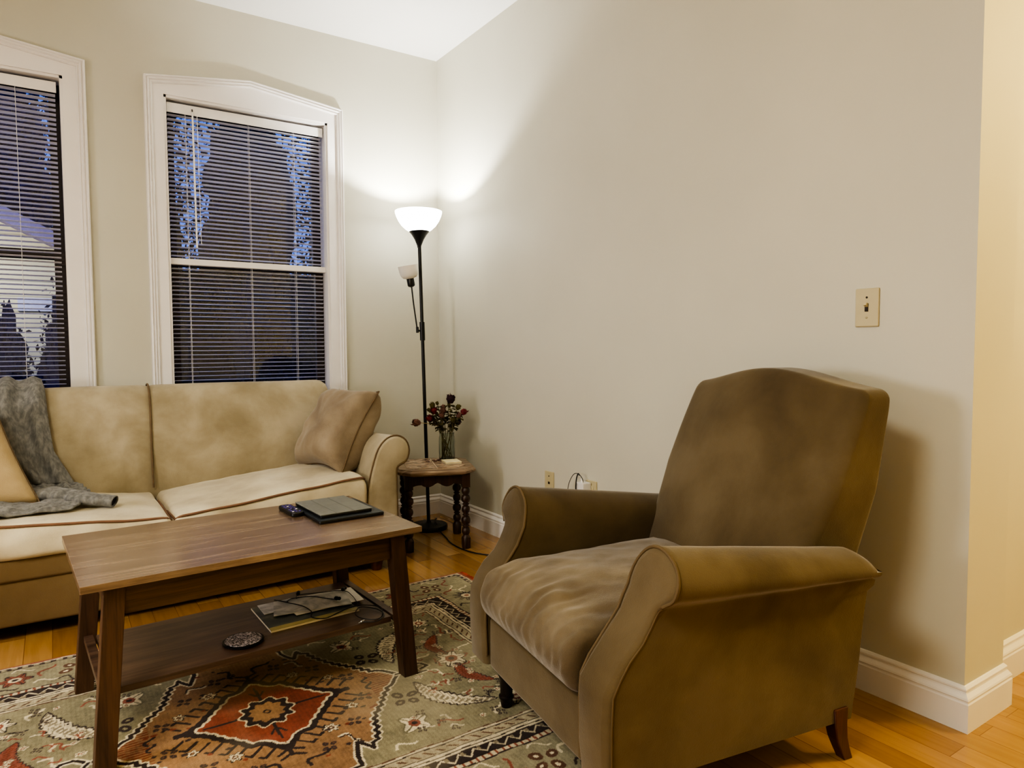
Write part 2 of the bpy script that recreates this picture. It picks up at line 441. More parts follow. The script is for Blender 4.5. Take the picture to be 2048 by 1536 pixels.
# neighbouring house, seen through the left window
hs=empty('neighbor_house',(-4.2,9.0,-.7)); tag(hs,'cream sided house beyond the left window at dusk','house')
mb=MB(); mb.box(-2.5,2.45,0,5,0,3.25); mb.build('siding_wall',M['siding'],hs)
mb=MB()
for s_ in (-1,1):
    x0,x1=(0,s_*2.75); mb.hexa([V((0,-.35,4.50)),V((s_*2.75,-.35,3.05)),V((s_*2.75,5.3,3.05)),V((0,5.3,4.50))],[V((0,-.35,4.72)),V((s_*2.75,-.35,3.27)),V((s_*2.75,5.3,3.27)),V((0,5.3,4.72))])
mb.build('roof',M['roofm'],hs)
mb=MB(); mb.prism([(-2.5,3.2),(2.5,3.2),(0,4.5)],-.02,.02,Matrix.Rotation(PI/2,4,'X')); mb.build('gable',M['siding'],hs)
mb=MB(); mb.box(1.75,2.2,-.06,-.01,2.35,2.55); mb.build('house_window',M['porch'],hs)
def leaves(n,cx,cy,cz,rx,ry,rz,size,seed,shell=.4):
    rnd=random.Random(seed); mb=MB()
    # clumps
    cl=[]
    for i in range(28):
        while True:
            p=V((rnd.uniform(-1,1),rnd.uniform(-1,1),rnd.uniform(-1,1)))
            if p.length<1: break
        cl.append(V((p.x*rx,p.y*ry,p.z*rz)))
    for i in range(n):
        c=rnd.choice(cl); q=V((rnd.gauss(0,1),rnd.gauss(0,1),rnd.gauss(0,1)))*.2
        p=V((cx,cy,cz))+c+V((q.x*rx,q.y*ry,q.z*rz))
        a=V((rnd.gauss(0,1),rnd.gauss(0,1),rnd.gauss(0,1))).normalized(); b=a.cross(V((rnd.gauss(0,1),rnd.gauss(0,1),rnd.gauss(0,1)))).normalized()
        s=size*rnd.uniform(.6,1.4)
        mb.add([p-a*s,p+b*s*.5,p+a*s,p-b*s*.5],[(0,1,2,3)])
    return mb
def core(mb,cx,cy,cz,rx,ry,rz,seed):
    n,m=22,30; vs=[]
    for i in range(n+1):
        for j in range(m):
            t=PI*i/n; p=2*PI*j/m; d=V((math.sin(t)*math.cos(p),math.sin(t)*math.sin(p),math.cos(t)))
            k=.78+.45*nz(d.x*2.2+seed,d.y*2.2,d.z*2.2)+.22*nz(d.x*6,d.y*6,d.z*6+seed)
            vs.append(V((cx+d.x*rx*k,cy+d.y*ry*k,cz+d.z*rz*k)))
    mb.add(vs,[(i*m+j,i*m+(j+1)%m,(i+1)*m+(j+1)%m,(i+1)*m+j) for i in range(n) for j in range(m)])
def tree(x,y,h,r,mat,label,seed,n=2600,cz=.6,rz=.4,size=.05,ck=.8):
    t=empty('tree',(x,y,-.7)); tag(t,label,'tree')
    mb=MB(); rnd=random.Random(seed)
    mb.tube([(0,0,0),(rnd.uniform(-.05,.05),0,h*.35),(rnd.uniform(-.1,.1),0,h*.8)],.1,8,rs=[.14,.10,.04])
    for k in range(7):
        z=h*(.25+.08*k); a=rnd.uniform(0,6.28); L=r*.8
        mb.tube([(0,0,z),(math.cos(a)*L*.5,math.sin(a)*L*.5,z+.3),(math.cos(a)*L,math.sin(a)*L,z+.7)],.03,5,rs=[.04,.025,.01])
    mb.build('trunk',M['bark'],t,smooth=True)
    mb=leaves(n,0,0,h*cz,r,r*.8,h*rz,size,seed)
    if ck: core(mb,0,0,h*cz,r*ck,r*ck*.8,h*rz*ck,seed)
    mb.build('foliage',mat,t,merge=False)
    return t
tree(.72,8.0,6.4,.98,M['foliage'],'large dark tree filling the middle of the right window',3,6000,cz=.58,rz=.48)
tree(2.35,8.6,6.0,.62,M['foliage'],'dark tree at the far right side of the right window',4,4200,cz=.58,rz=.5,ck=.65)
tree(-.62,8.6,6.8,.62,M['foliage'],'slim dark tree at the left side of the right window',5,3600,cz=.58,rz=.46,ck=.6)
tree(-3.0,15.6,8.4,1.5,M['foliage2'],'purple tinted tree rising above the cream house roof',6,5200,cz=.66,rz=.36,size=.09,ck=.85)
def shrub(x,y,h,r,label,seed,n=1500,mat=None):
    t=empty('shrub',(x,y,-.7)); tag(t,label,'shrub')
    mb=MB()
    for k in range(6): mb.tube([(0,0,0),(.3*r*math.cos(k),.3*r*math.sin(k),h*.7)],.02,5)
    mb.build('stem',M['bark'],t)
    mb=leaves(n,0,0,h*.5,r*.9,r*.6,h*.44,.035,seed); core(mb,0,0,h*.5,r,r*.6,h*.5,seed); mb.build('foliage',mat or M['shrub'],t,merge=False)
shrub(-2.52,6.2,2.3,.30,'round dark blue shrub at the left end of the left window',11)
shrub(-1.93,6.2,2.4,.30,'round dark blue shrub nearest the frame of the left window',12)
hd=empty('hedge',(1.0,10.2,-.7)); tag(hd,'tall dark hedge across the bottom of the right window','hedge')
mb=leaves(7000,0,0,1.7,2.6,.3,1.6,.06,21); mb.box(-2.5,2.7,-.2,.3,0,3.2); mb.build('foliage',M['foliage'],hd,merge=False)

# ------------------------------------------------------------------ arm loft (sofa and recliner)
def catmull(P,n):
    out=[]
    P=[V(p) for p in P]; m=len(P)
    for i in range(m-1):
        p0=P[max(i-1,0)];p1=P[i];p2=P[i+1];p3=P[min(i+2,m-1)]
        for k in range(n):
            t=k/n
            out.append(.5*((2*p1)+(-p0+p2)*t+(2*p0-5*p1+4*p2-p3)*t*t+(-p0+3*p1-3*p2+p3)*t**3))
    out.append(P[-1]); return out
def arm_loft(sec, place, rear=0.0, nt=26, inset=.014, panel=True, sub=3):
    """sec: paired section pts (w,z) inner bottom ->apex-> outer bottom ; place(w,z,t) -> 3D, t 0 rear..1 front, t>1 bulge."""
    S=catmull([(w,z,0) for w,z in sec],sub); n=len(S)
    # normals of section
    nr=[]
    for i in range(n):
        d=(S[min(i+1,n-1)]-S[max(i-1,0)]).normalized(); nr.append(V((d.y,-d.x,0)))
    c=sum(S,V((0,0,0)))/n
    # orient inward
    apex=max(range(n),key=lambda i:S[i].y)
    if nr[apex].y>0: nr=[-k for k in nr]
    mb=MB(); rows=[]
    ts=[k/nt for k in range(nt)]
    for t in ts: rows.append([place(p.x,p.y,t) for p in S])
    rows.append([place(p.x,p.y,1.0) for p in S])
    for q,f in ((.35,.006),(.8,.011),(1.0,.012)):
        rows.append([place(p.x+k.x*inset*q,p.y+k.y*inset*q,1.0,f) for p,k in zip(S,nr)])
    vs=[v for r in rows for v in r]; fs=[]
    for i in range(len(rows)-1):
        for j in range(n-1): fs.append((i*n+j,i*n+j+1,(i+1)*n+j+1,(i+1)*n+j))
    L=len(rows)-1
    h=n//2
    for base in (L,0):
        for j in range(h-1 if n%2==0 else h):
            a=base*n+j; b=base*n+j+1; d=base*n+n-1-j; e=base*n+n-2-j
            if b==e: fs.append((a,b,d))
            else: fs.append((a,b,e,d))
    mb.add(vs,fs)
    edge=rows[nt]
    return mb,edge,S

# ------------------------------------------------------------------ sofa
sofa=empty('sofa',(-1.67,-.5,0)); tag(sofa,'tan suede two-cushion sofa with rolled arms under the windows','sofa')
SX,SY=-1.67,-.5
def L3(p): return V((p[0]-SX,p[1]-SY,p[2]))
def sofa_arm(mir):
    sec=[(-.862,.055),(-.860,.26),(-.845,.40),(-.822,.50),(-.792,.582),(-.748,.628),(-.697,.638),(-.652,.613),(-.634,.563),(-.650,.512),(-.688,.492),(-.700,.46),(-.697,.30),(-.696,.055)]
    def place(w,z,t,f=0):
        y=-.11+(-.885+.11)*t-f
        x=w if not mir else 2*SX-w
        # gentle dip of arm along its length
        zz=z-(.012*math.sin(PI*t) if z>.45 else 0)
        p=L3((x,y,zz)); 
        if z>.1 and f==0: p+=V((nz(x*4,y*4,z*4)*.004,0,nz(x*5+9,y*5,z*4)*.003))
        return p
    mb,edge,S=arm_loft(sec,place)
    o=mb.build('arm',M['suede'],sofa,smooth=True,angle=60)
    p=MB(); p.tube([e+V((0,-.002,0)) for e in edge[2:-2]],.0042,8); p.build('piping',M['piping'],o,smooth=True)
sofa_arm(False); sofa_arm(True)
# back cushions (two panels meeting at a seam)
bp=[(-.34,.36),(-.352,.44),(-.345,.55),(-.318,.68),(-.285,.79),(-.25,.855),(-.205,.882),(-.16,.876),(-.128,.84),(-.115,.74),(-.11,.40),(-.11,.10)]
BPc=catmull([(a,b,0) for a,b in bp],4)
def back_panel(x0,x1,outer):
    nu=44; nv=len(BPc)-1
    rows=[]
    for i in range(nu+1):
        t=i/nu; x=x0+(x1-x0)*t
        dl=(x-x0); dr=(x1-x)
        e=min(dl,dr)
        seam=dr if outer=='l' else dl; out=dl if outer=='l' else dr
        k=0
        if seam<.05: k+=.010*(1-seam/.05)**2
        corner=0
        if out<.07: corner=(1-out/.07)
        row=[]
        for j,p in enumerate(BPc):
            y,z=p.x,p.y
            # push inward toward panel core
            cy,cz=-.2,.62
            kk=k
            yy=y+(cy-y)*kk*2.2 if y<-.2 else y
            zz=z-(kk*.6 if z>.8 else 0)
            if corner>0:
                r=1-math.sqrt(max(0,1-corner**2))
                zz=zz-(.07*r if z>.78 else 0)
                yy=yy+(-.22-yy)*.55*r
                xx=x
            w=.011*(nz(x*3.2,z*3.2,3.1)+.5*nz(x*7,z*7,1.7)) if y<-.22 and z<.86 else 0
            belly=.016*math.sin(PI*min(1,max(0,(z-.4)/.5)))*math.sin(PI*t)**.6 if y<-.2 else 0
            zz+=.004*nz(x*2.5,0,9)
            row.append(L3((x,yy-belly+w,zz)))
        rows.append(row)
    mb=MB(); vs=[v for r in rows for v in r]; n=nv+1
    mb.add(vs,[(i*n+j,(i+1)*n+j,(i+1)*n+j+1,i*n+j+1) for i in range(nu) for j in range(nv)]+[tuple(range(n)),tuple(range(nu*n,nu*n+n))])
    return mb
XR_,XM,XL_=-.792,-1.672,-2.548
back_panel(XM,XR_,'r').build('back_cushion',M['suede'],sofa,smooth=True,angle=70)
back_panel(XL_,XM,'l').build('back_cushion',M['suede'],sofa,smooth=True,angle=70)
p=MB(); pts=[L3((XM+.003*math.sin(q.y*9),q.x-.002+(-.004 if q.x<-.2 else 0),q.y+(.003 if q.y>.85 else 0))) for q in BPc[3:30]]
p.tube(pts,.0045,8); p.build('back_seam',M['piping'],sofa,smooth=True)
# seat cushions
def zs(x): 
    d=abs(x+1.665)
    return .392+(.098*d if x>-1.665 else .078*d)
def seat_cushion(x0,x1,right):
    cx=(x0+x1)/2; hx=(x1-x0)/2; y0,y1=-.905,-.30; cy=(y0+y1)/2; hy=(y1-y0)/2; cz=.365; hz=.055
    def warp(p,a,b,c):
        x=p.x+cx; y=p.y+cy
        ztop=zs(x)+ (.018*(1-a**4)*(1-b**2)) + .014*max(0,b)**2*0
        # slumped edges near the centre gap
        edge=1-abs(a)
        ztop-=.02*max(0,1-edge/.07)**2
        t=(c+1)/2
        zb=.302
        z=zb+(ztop-zb)*t
        if c>0: z+=.006*nz(x*6,y*6,2)+.004*nz(x*14,y*9,5)
        yy=p.y-.012*math.sin(PI*t)*(b<-.8)
        if b<-.9: yy+=.008*nz(x*9,z*14,4)
        return V((p.x,yy,z-cz))
    mb=softbox(cx-SX,cy-SY,cz,hx,hy,hz,.022,46,34,6,warp)
    return mb
for x0,x1,rt in ((-1.662,-.857,True),(-2.478,-1.668,False)):
    o=seat_cushion(x0,x1,rt).build('seat_cushion',M['suede_seat'],sofa,smooth=True,angle=75)
    pts=[]
    hx=(x1-x0)/2; cx=(x0+x1)/2
    for i in range(61):
        t=i/60; x=x0+.006+(x1-x0-.012)*t; a=(x-cx)/hx
        e=max(0,1-(1-abs(a))/.07)
        z=zs(x)-.006-.02*e*e+.006*nz(x*6,-.9*6,2)
        y=-.909+.035*e**3
        pts.append(L3((x,y,z)))
    pts=[L3((x0-.0,-.70,zs(x0)-.02))]+pts+[L3((x1-.004,-.72,zs(x1)-.012)),L3((x1-.004,-.5,zs(x1)-.012))]
    p=MB(); p.tube(pts,.0048,8); p.build('piping',plain('rust_piping',srgb(130,98,76),.8) if 'rp' not in M else M['rp'],o,smooth=True)
# front rail + base
o=softbox(-1.665-SX,-.60-SY,.265,.80,.285,.045,.014,30,4,3,lambda p,a,b,c:p+V((0,.004*nz(p.x*5,0,p.z*9),0))).build('front_rail',M['suede_base'],sofa,smooth=True)
o=softbox(-1.665-SX,-.49-SY,.144,.805,.385,.088,.012,30,6,4,lambda p,a,b,c:p+V((0,.006*nz(p.x*3,0,p.z*5),0))).build('base',M['suede_base'],sofa,smooth=True)
for x in (-.79,-2.55):
    for y in (-.84,-.15):
        mb=MB(); mb.lathe([(.022,0),(.026,.012),(.03,.035),(.036,.058),(.036,.076)],20,Matrix.Translation(L3((x,y,0)))); mb.build('foot',M['sofafoot'],sofa,smooth=True)

# ------------------------------------------------------------------ pillows
def pillow(name,TL,TR,BL,BR,th,mat,label,seed,group=None,pinch=.06,amp=.012,origin=None,edge=None,fat=2.6):
    TL,TR,BL,BR=[V(p) for p in (TL,TR,BL,BR)]
    c=(TL+TR+BL+BR)/4
    root=empty(name,c); tag(root,label,'pillow',group)
    nrm=((TR-TL)+(BR-BL)).cross((TL-BL)+(TR-BR)).normalized()
    n=36; rows={}
    def P(a,b,s):  # a,b -1..1
        u=(a+1)/2; v=(b+1)/2
        # pinch the mid edges inwards
        ub=.5+(u-.5)*(1-pinch*(1-b*b)*0-pinch*math.cos(b*PI/2)*.0)
        p=BL*(1-u)*(1-v)+BR*u*(1-v)+TL*(1-u)*v+TR*u*v
        ce=c
        ea=(1-abs(a)); eb=(1-abs(b))
        pin=pinch*((abs(a)**6)*(1-b*b)+(abs(b)**6)*(1-a*a))
        p=p+(ce-p)*pin
        prof=((1-abs(a)**fat)*(1-abs(b)**fat))**.40
        prof=prof*th/2
        q=p-c
        ang=math.atan2(b,a); rad=max(abs(a),abs(b))
        wr=amp*(nz(q.x*9+seed,q.y*9,q.z*9)+.7*math.sin(ang*14+seed+3*rad)*max(0,rad-.35)*(1-rad)*2.2*.6)*(prof/(th/2))
        return q+nrm*s*(prof+wr)
    mb=MB()
    for s in (-1,1): mb.grid(lambda i,j:P(i*2-1,j*2-1,s),n,n)
    o=mb.build('pillow_cover',mat,root,smooth=True,angle=180)
    pts=[]
    for a,b in [( -1+2*i/16,-1) for i in range(16)]+[(1,-1+2*i/16) for i in range(16)]+[(1-2*i/16,1) for i in range(16)]+[(-1,1-2*i/16) for i in range(17)]:
        pts.append(P(a,b,0))
    e=MB(); e.tube(pts,.0042,8); e.build('seam_piping',edge or M['piping'],root,smooth=True)
    return root
pillow('throw_pillow',(-.785,-.36,.835),(-.720,-.735,.840),(-1.02,-.385,.455),(-.930,-.775,.458),.25,M['suede_pillow'],'tan suede throw pillow leaning on the right rolled arm of the sofa',3,pinch=.16,amp=.022,fat=3.4)
pillow('throw_pillow',(-2.66,-.44,.80),(-2.245,-.46,.845),(-2.58,-.70,.462),(-2.10,-.68,.462),.17,M['gold_pillow'],'smooth golden tan pillow propped on the left sofa cushion over the grey knit',8,pinch=.05,amp=.008)

# ------------------------------------------------------------------ grey knit draped on sofa
kn=empty('knit_sweater',(-2.2,-.45,.45)); tag(kn,'grey knit sweater draped over the sofa back and across the left seat cushion','sweater')
def KL(p): return V(p)-V((-2.2,-.45,.45))
rows=[ # (left xyz),(right xyz)
 ((-2.46,-.10,.60),(-2.12,-.10,.60)),
 ((-2.46,-.105,.78),(-2.11,-.105,.80)),
 ((-2.45,-.14,.885),(-2.10,-.135,.893)),
 ((-2.45,-.205,.908),(-2.085,-.20,.912)),
 ((-2.45,-.27,.875),(-2.075,-.265,.875)),
 ((-2.46,-.315,.80),(-2.07,-.31,.80)),
 ((-2.45,-.345,.72),(-2.062,-.345,.72)),
 ((-2.40,-.372,.63),(-2.05,-.375,.62)),
 ((-2.32,-.385,.55),(-2.01,-.388,.54)),
 ((-2.25,-.40,.485),(-1.975,-.41,.470)),
 ((-2.22,-.44,.458),(-1.955,-.45,.448)),
 ((-2.30,-.54,.458),(-1.935,-.52,.442)),
 ((-2.40,-.64,.460),(-1.93,-.60,.438)),
 ((-2.45,-.74,.458),(-1.94,-.68,.438)),
 ((-2.45,-.83,.452),(-1.97,-.745,.436)),
 ((-2.45,-.885,.446),(-2.0,-.79,.430)),
]
def knit(u,v):
    f=v*(len(rows)-1); i=min(int(f),len(rows)-2); t=f-i
    a=V(rows[i][0]).lerp(V(rows[i+1][0]),t); b=V(rows[i][1]).lerp(V(rows[i+1][1]),t)
    p=a.lerp(b,u); w=(b-a).length
    d=(V(rows[i+1][1])-V(rows[i][1])).normalized(); n=(b-a).normalized().cross(d); 
    if n.dot(V((0,-.5,1)))<0: n=-n
    if i<1: n=V((0,1,0))*.3
    fold=(.5+.5*math.sin(u*21+v*5+1.8*nz(u*2,v*3,0)))**1.3
    amp=.026 if v<.62 else .014
    wr=amp*fold+.010*nz(u*9,v*14,3)
    if v>.62:
        wr=.012+.016*abs(nz(u*7+3*v,v*26,7))*2+.008*fold
    return KL(p)+n*(wr+.003)
mb=MB(); mb.grid(knit,46,120); mb.build('knit_body',M['knit'],kn,smooth=True,angle=180,solid=.006)
# loosely crumpled sleeve lying toward the viewer, open at its end
path=catmull([(-2.14,-.60,.475),(-2.06,-.625,.482),(-2.0,-.66,.472),(-1.95,-.70,.463),(-1.90,-.725,.455),(-1.853,-.745,.447)],8)
def sleeve(u,v):
    f=v*(len(path)-1); i=min(int(f),len(path)-2); t=f-i
    p=V(path[i]).lerp(V(path[i+1]),t); d=(V(path[i+1])-V(path[i])).normalized()
    s=V((0,0,1)).cross(d).normalized(); up=d.cross(s)
    r=.055*(1-v)+.036*v
    r*=1+.22*nz(u*5,v*11,2)*(1-v*.6)+.10*math.sin(v*40+4*u)*(1-v)
    a=2*PI*u
    return KL(p)+s*math.cos(a)*r+up*math.sin(a)*r*(.42+.12*v)
mb=MB(); mb.grid(sleeve,28,70); mb.build('sleeve',M['knit'],kn,smooth=True,angle=180,solid=.004)
def inner(u,v):
    e=sleeve(u,1.0); c=KL(path[-1]); f=path[-6]
    return (e.lerp(c,.12)).lerp(KL(f),v*.9)+V((-.001,0,0)) if v>0 else e.lerp(c,.10)+V((-.003,.002,0))
mb=MB(); mb.grid(lambda u,v:(sleeve(u,1.0)-KL(path[-1]))*(.88*(1-v))+KL(path[-1])+V((-.006,.003,0)),20,3); mb.build('sleeve_mouth_shade',M['knit_shade'],kn,smooth=True)  # black cap painted as the shade inside the open sleeve

# ------------------------------------------------------------------ rug
RCX,RCY,RLX,RLY=-1.562,-1.892,1.062,.765
def make_rug():
    step=.0031; nx=int(2*RLX/step); ny=int(2*RLY/step)
    x=np.linspace(-RLX,RLX,nx+1); y=np.linspace(-RLY,RLY,ny+1)
    X,Y=np.meshgrid(x,y,indexing='ij')
    # hand-woven wobble
    wob=.004*np.sin(X*37+3*np.sin(Y*23)); wob2=.004*np.sin(Y*41+3*np.sin(X*19))
    Xw,Yw=X+wob2*.5,Y+wob*.5
    lin=lambda r,g,b:np.array(srgb(r,g,b)[:3])
    SAGE=lin(138,132,106);SAGE2=lin(152,146,120);CREAM=lin(212,200,170);RUST=lin(140,84,68);RED=lin(126,66,48);ORG=lin(146,114,82);DARK=lin(52,42,40);BROWN=lin(100,72,56);BEIGE=lin(168,158,132);TAUPE=lin(140,130,108)
    col=np.zeros(X.shape+(3,)); col[:]=SAGE
    rng=np.random.RandomState(3)
    def smooth(shape,k):
        a=rng.rand(shape[0]//k+3,shape[1]//k+3)
        xi=np.linspace(0,a.shape[0]-1.001,shape[0]);yi=np.linspace(0,a.shape[1]-1.001,shape[1])
        i=xi.astype(int);j=yi.astype(int);fx=(xi-i)[:,None];fy=(yi-j)[None,:]
        return a[i][:,j]*(1-fx)*(1-fy)+a[i+1][:,j]*fx*(1-fy)+a[i][:,j+1]*(1-fx)*fy+a[i+1][:,j+1]*fx*fy
    D=np.minimum(RLX-np.abs(Xw),RLY-np.abs(Yw))
    # tiny tri waves along border direction
    S=np.where((RLX-np.abs(Xw))<(RLY-np.abs(Yw)),Yw,Xw)
    tri=lambda s,p:np.abs(((s/p)%1)-.5)*2
    def setc(m,c): col[m]=c
    nA=smooth(X.shape,60); nB=smooth(X.shape,12)
    col[:]=SAGE*(0.9+.25*nA[...,None])
    # ---- polygon helper
    def inpoly(px,py,poly):
        ins=np.zeros(px.shape,bool); n=len(poly)
        for i in range(n):
            x1,y1=poly[i];x2,y2=poly[(i+1)%n]
            if y1==y2: continue
            c=((y1>py)!=(y2>py))&(px<(x2-x1)*(py-y1)/(y2-y1)+x1); ins^=c
        return ins
    def dseg(px,py,poly,closed=True):
        d=np.full(px.shape,9.); n=len(poly)
        for i in range(n if closed else n-1):
            x1,y1=poly[i];x2,y2=poly[(i+1)%n]; L=(x2-x1)**2+(y2-y1)**2+1e-12
            t=np.clip(((px-x1)*(x2-x1)+(py-y1)*(y2-y1))/L,0,1)
            d=np.minimum(d,np.hypot(px-x1-t*(x2-x1),py-y1-t*(y2-y1)))
        return d
    aX,aY=np.abs(Xw),np.abs(Yw)
    def zig(pts,step,amp):
        out=[]
        for (x1,y1),(x2,y2) in zip(pts[:-1],pts[1:]):
            L=math.hypot(x2-x1,y2-y1); n=max(1,int(L/step)); nxn,nyn=-(y2-y1)/L,(x2-x1)/L
            for k in range(n):
                out.append((x1+(x2-x1)*k/n,y1+(y2-y1)*k/n)); t=(k+.5)/n
                out.append((x1+(x2-x1)*t+nxn*amp,y1+(y2-y1)*t+nyn*amp))
        out.append(pts[-1]); return out
    # big orange medallion field
    q=zig([(.405,0),(.372,.045)],.05,0)+zig([(.355,.06),(.255,.20),(.212,.31),(.185,.345)],.026,.011)+[(.16,.295),(.135,.355),(.13,.40),(0,.40)]
    poly=[(-.001,-.001),(.405,-.001)]+q[1:]+[(0,.40)]
    m=inpoly(aX,aY,poly); col[m]=(ORG*(.80+.45*nA[...,None]))[m]
    m2=m&(aX>.30)&(tri(Yw,.012)>.6); col[m2]=RED
    d=dseg(aX,aY,q,False)
    fx=aY<.42
    col[(d<.011)&fx]=CREAM; col[(d<.0058)&fx]=DARK
    # hooks at tips
    for sx in (-1,1):
        hk=[(.40*sx,0),(.44*sx,0),(.47*sx,.03),(.50*sx,.03),(.51*sx,.0),(.485*sx,-.01)]
        dd=dseg(Xw,Yw,hk,False); col[dd<.010]=CREAM; col[dd<.005]=DARK
        hk=[(.44*sx,0),(.46*sx,-.03),(.49*sx,-.03)]
        dd=dseg(Xw,Yw,hk,False); col[dd<.010]=CREAM; col[dd<.005]=DARK
    # red cartouche
    rq=zig([(.205,0),(.165,.035),(.125,.085),(.085,.135)],.022,.006)+zig([(.075,.15),(.045,.155),(.0,.205)],.03,.004)
    rp=[(0,0)]+[(.205,-.001)]+rq+[(0,.205)]
    rr=[(0,-.001)]+[(.205,-.001)]+rq
    mr=inpoly(aX,aY,rr)
    d=dseg(aX,aY,rq,False)
    col[(d<.019)]=DARK*1.0
    col[mr]=(RED*(.85+.5*nA[...,None]))[mr]
    col[mr&(d<.008)]=CREAM*.9
    # combs around cartouche
    for sx in (-1,1):
        for sy in (-1,1):
            for t in np.linspace(.05,.95,8):
                px=.215*(1-t)*sx+.02*sx; py=(.02+.19*t)*sy
                ex,ey=px+.030*sx,py+.030*sy
                dd=dseg(Xw,Yw,[(px,py),(ex,ey),(ex+.012*sx,ey-.010*sy)],False); col[dd<.0045]=DARK
    for s in (-1,1):
        dd=dseg(Xw,Yw,[(0,.20*s),(0,.25*s)],False); col[dd<.006]=DARK
        for k in (.22,.245): 
            dd=dseg(aX,Yw,[(0,k*s),(.03,(k+.02)*s)],False); col[dd<.0045]=DARK
        dd=dseg(Xw,Yw,[(.20*s,0),(.235*s,0)],False); col[dd<.011]=DARK
        dd=dseg(Xw,Yw,[(.065*s,0),(.165*s,0)],False); col[dd<.0042]=DARK
        dd=dseg(Xw,Yw,[(0,.075*s),(0,.16*s)],False); col[dd<.0042]=DARK
        dd=dseg(Xw,aY,[(0,.10),(.02*s,.13)],False); col[dd<.0035]=DARK
    # centre ring
    r=np.hypot(Xw,Yw*.92); th=np.arctan2(Yw,Xw)
    sc=.068+.008*np.cos(10*th)
    col[r<sc+.006]=CREAM*.9; col[r<sc]=DARK; col[r<.048+.005*np.cos(10*th)]=ORG*1.05; col[r<.012]=DARK; col[r<.006]=ORG
    # ---- motif stamps
    def local(cx,cy,a,s):
        dx,dy=Xw-cx,Yw-cy; c,si=math.cos(a),math.sin(a)
        return (dx*c+dy*si)/s,(-dx*si+dy*c)/s
    def leaf(cx,cy,a,s,c1,c2,bend=.5,L=1.,w=.32):
        U,W=local(cx,cy,a,s); W=W-bend*(U**2-.3); 
        prof=np.clip(1-(U/L)**2,0,1)**.6
        ser=.72+.28*tri(U+.4*np.abs(W),.16)
        m0=(np.abs(W)<w*prof*ser+.05)&(np.abs(U)<L+.05); m1=(np.abs(W)<w*prof*ser)&(np.abs(U)<L)
        col[m0]=DARK*1.3; col[m1]=c1; col[m1&(np.abs(W)<.09)&(tri(U,.12)>.45)]=c2; col[m1&(tri(U*.7+W,.13)>.82)]=c2
    def flower(cx,cy,s,k,c1,c2,c3,out=DARK,rot=0):
        U,W=local(cx,cy,rot,s); r=np.hypot(U,W); t=np.arctan2(W,U)
        e=.78+.22*np.cos(k*t)
        col[r<e+.12]=out; col[r<e]=c1; col[(r<e)&(np.abs(np.sin(k*t/2))<.16)&(r>.35)]=out; col[r<.38]=c2; col[r<.18]=c3
    def cross(cx,cy,s,c1,c2):
        for a in range(4):
            ang=a*PI/2+.5; px,py=cx+math.cos(ang)*s,cy+math.sin(ang)*s
            U,W=local(px,py,ang,s*.62); r=np.hypot(U,W*1.3); col[r<1.0]=c1; col[r<.35]=c2
    def squig(cx,cy,a,s,c,w=.004):
        c_,s_=math.cos(a),math.sin(a); pts=[]
        for t in np.linspace(0,1,7):
            u=(t-.5)*2; v=.5*math.sin(t*5.2); pts.append((cx+(u*c_-v*s_)*s,cy+(u*s_+v*c_)*s))
        dd=dseg(Xw,Yw,pts,False); col[dd<w]=c
    rnd=random.Random(5)
    for sx in (-1,1):
        for sy in (-1,1):
            leaf(.475*sx,.215*sy,(.95 if sx*sy>0 else -.95)*1.0,.135,CREAM,TAUPE,bend=.35*(-sx*1.0 if sy>0 else sx*1.0)*(1),w=.24)
            leaf(.60*sx,.125*sy,(1.35 if sx*sy>0 else -1.35),.085,RUST,RED,bend=.4*(-sx if sy>0 else sx),w=.30)
            cross(.363*sx,.155*sy,.030,DARK*1.4,SAGE)
            flower(.325*sx,.295*sy,.048,4,CREAM,RUST,DARK,SAGE*.7,rot=.6)
            flower(.64*sx,.33*sy,.040,6,CREAM,RUST,CREAM)
            squig(.52*sx,.06*sy,.7*sx*sy,.03,CREAM); squig(.41*sx,.34*sy,.2,.035,RUST,.0035)
            squig(.56*sx,.36*sy,1.2,.03,CREAM,.004); squig(.68*sx,.22*sy,2.0,.03,RUST,.004)
            squig(.60*sx,.27*sy,.4,.028,DARK,.0035); squig(.26*sx,.375*sy,.3*sx,.03,CREAM,.0035)
            # inside orange
            for (ax,ay,s) in ((.265,.075,.016),(.19,.19,.016),(.09,.27,.015)):
                cross(ax*sx,ay*sy,s,DARK*1.6,BROWN)
            flower(.125*sx,.185*sy,.022,6,CREAM,BROWN,CREAM)
            flower(.215*sx,.105*sy,.017,5,CREAM,BROWN,ORG)
            squig(.05*sx,.30*sy,.9*sx,.035,DARK,.005); squig(.15*sx,.255*sy,-.6*sx,.03,CREAM,.004); squig(.153*sx,.262*sy,-.6*sx,.03,DARK,.003)
            squig(.30*sx,.02*sy,1.4,.02,DARK,.004)
            for k in range(22):
                px,py=rnd.uniform(.03,.33),rnd.uniform(.03,.36)
                if px/.38+py/.62>1 or px/.23+py/.25<1: continue
                dd=np.hypot(Xw-px*sx,(Yw-py*sy)*1.4); col[dd<rnd.uniform(.005,.009)]=DARK*1.5 if k%3 else RED
        flower(.60*sx,0,.055,6,CREAM,RUST,DARK)
        squig(.68*sx,.06,.9,.035,CREAM); squig(.68*sx,-.06,-.9,.035,CREAM)
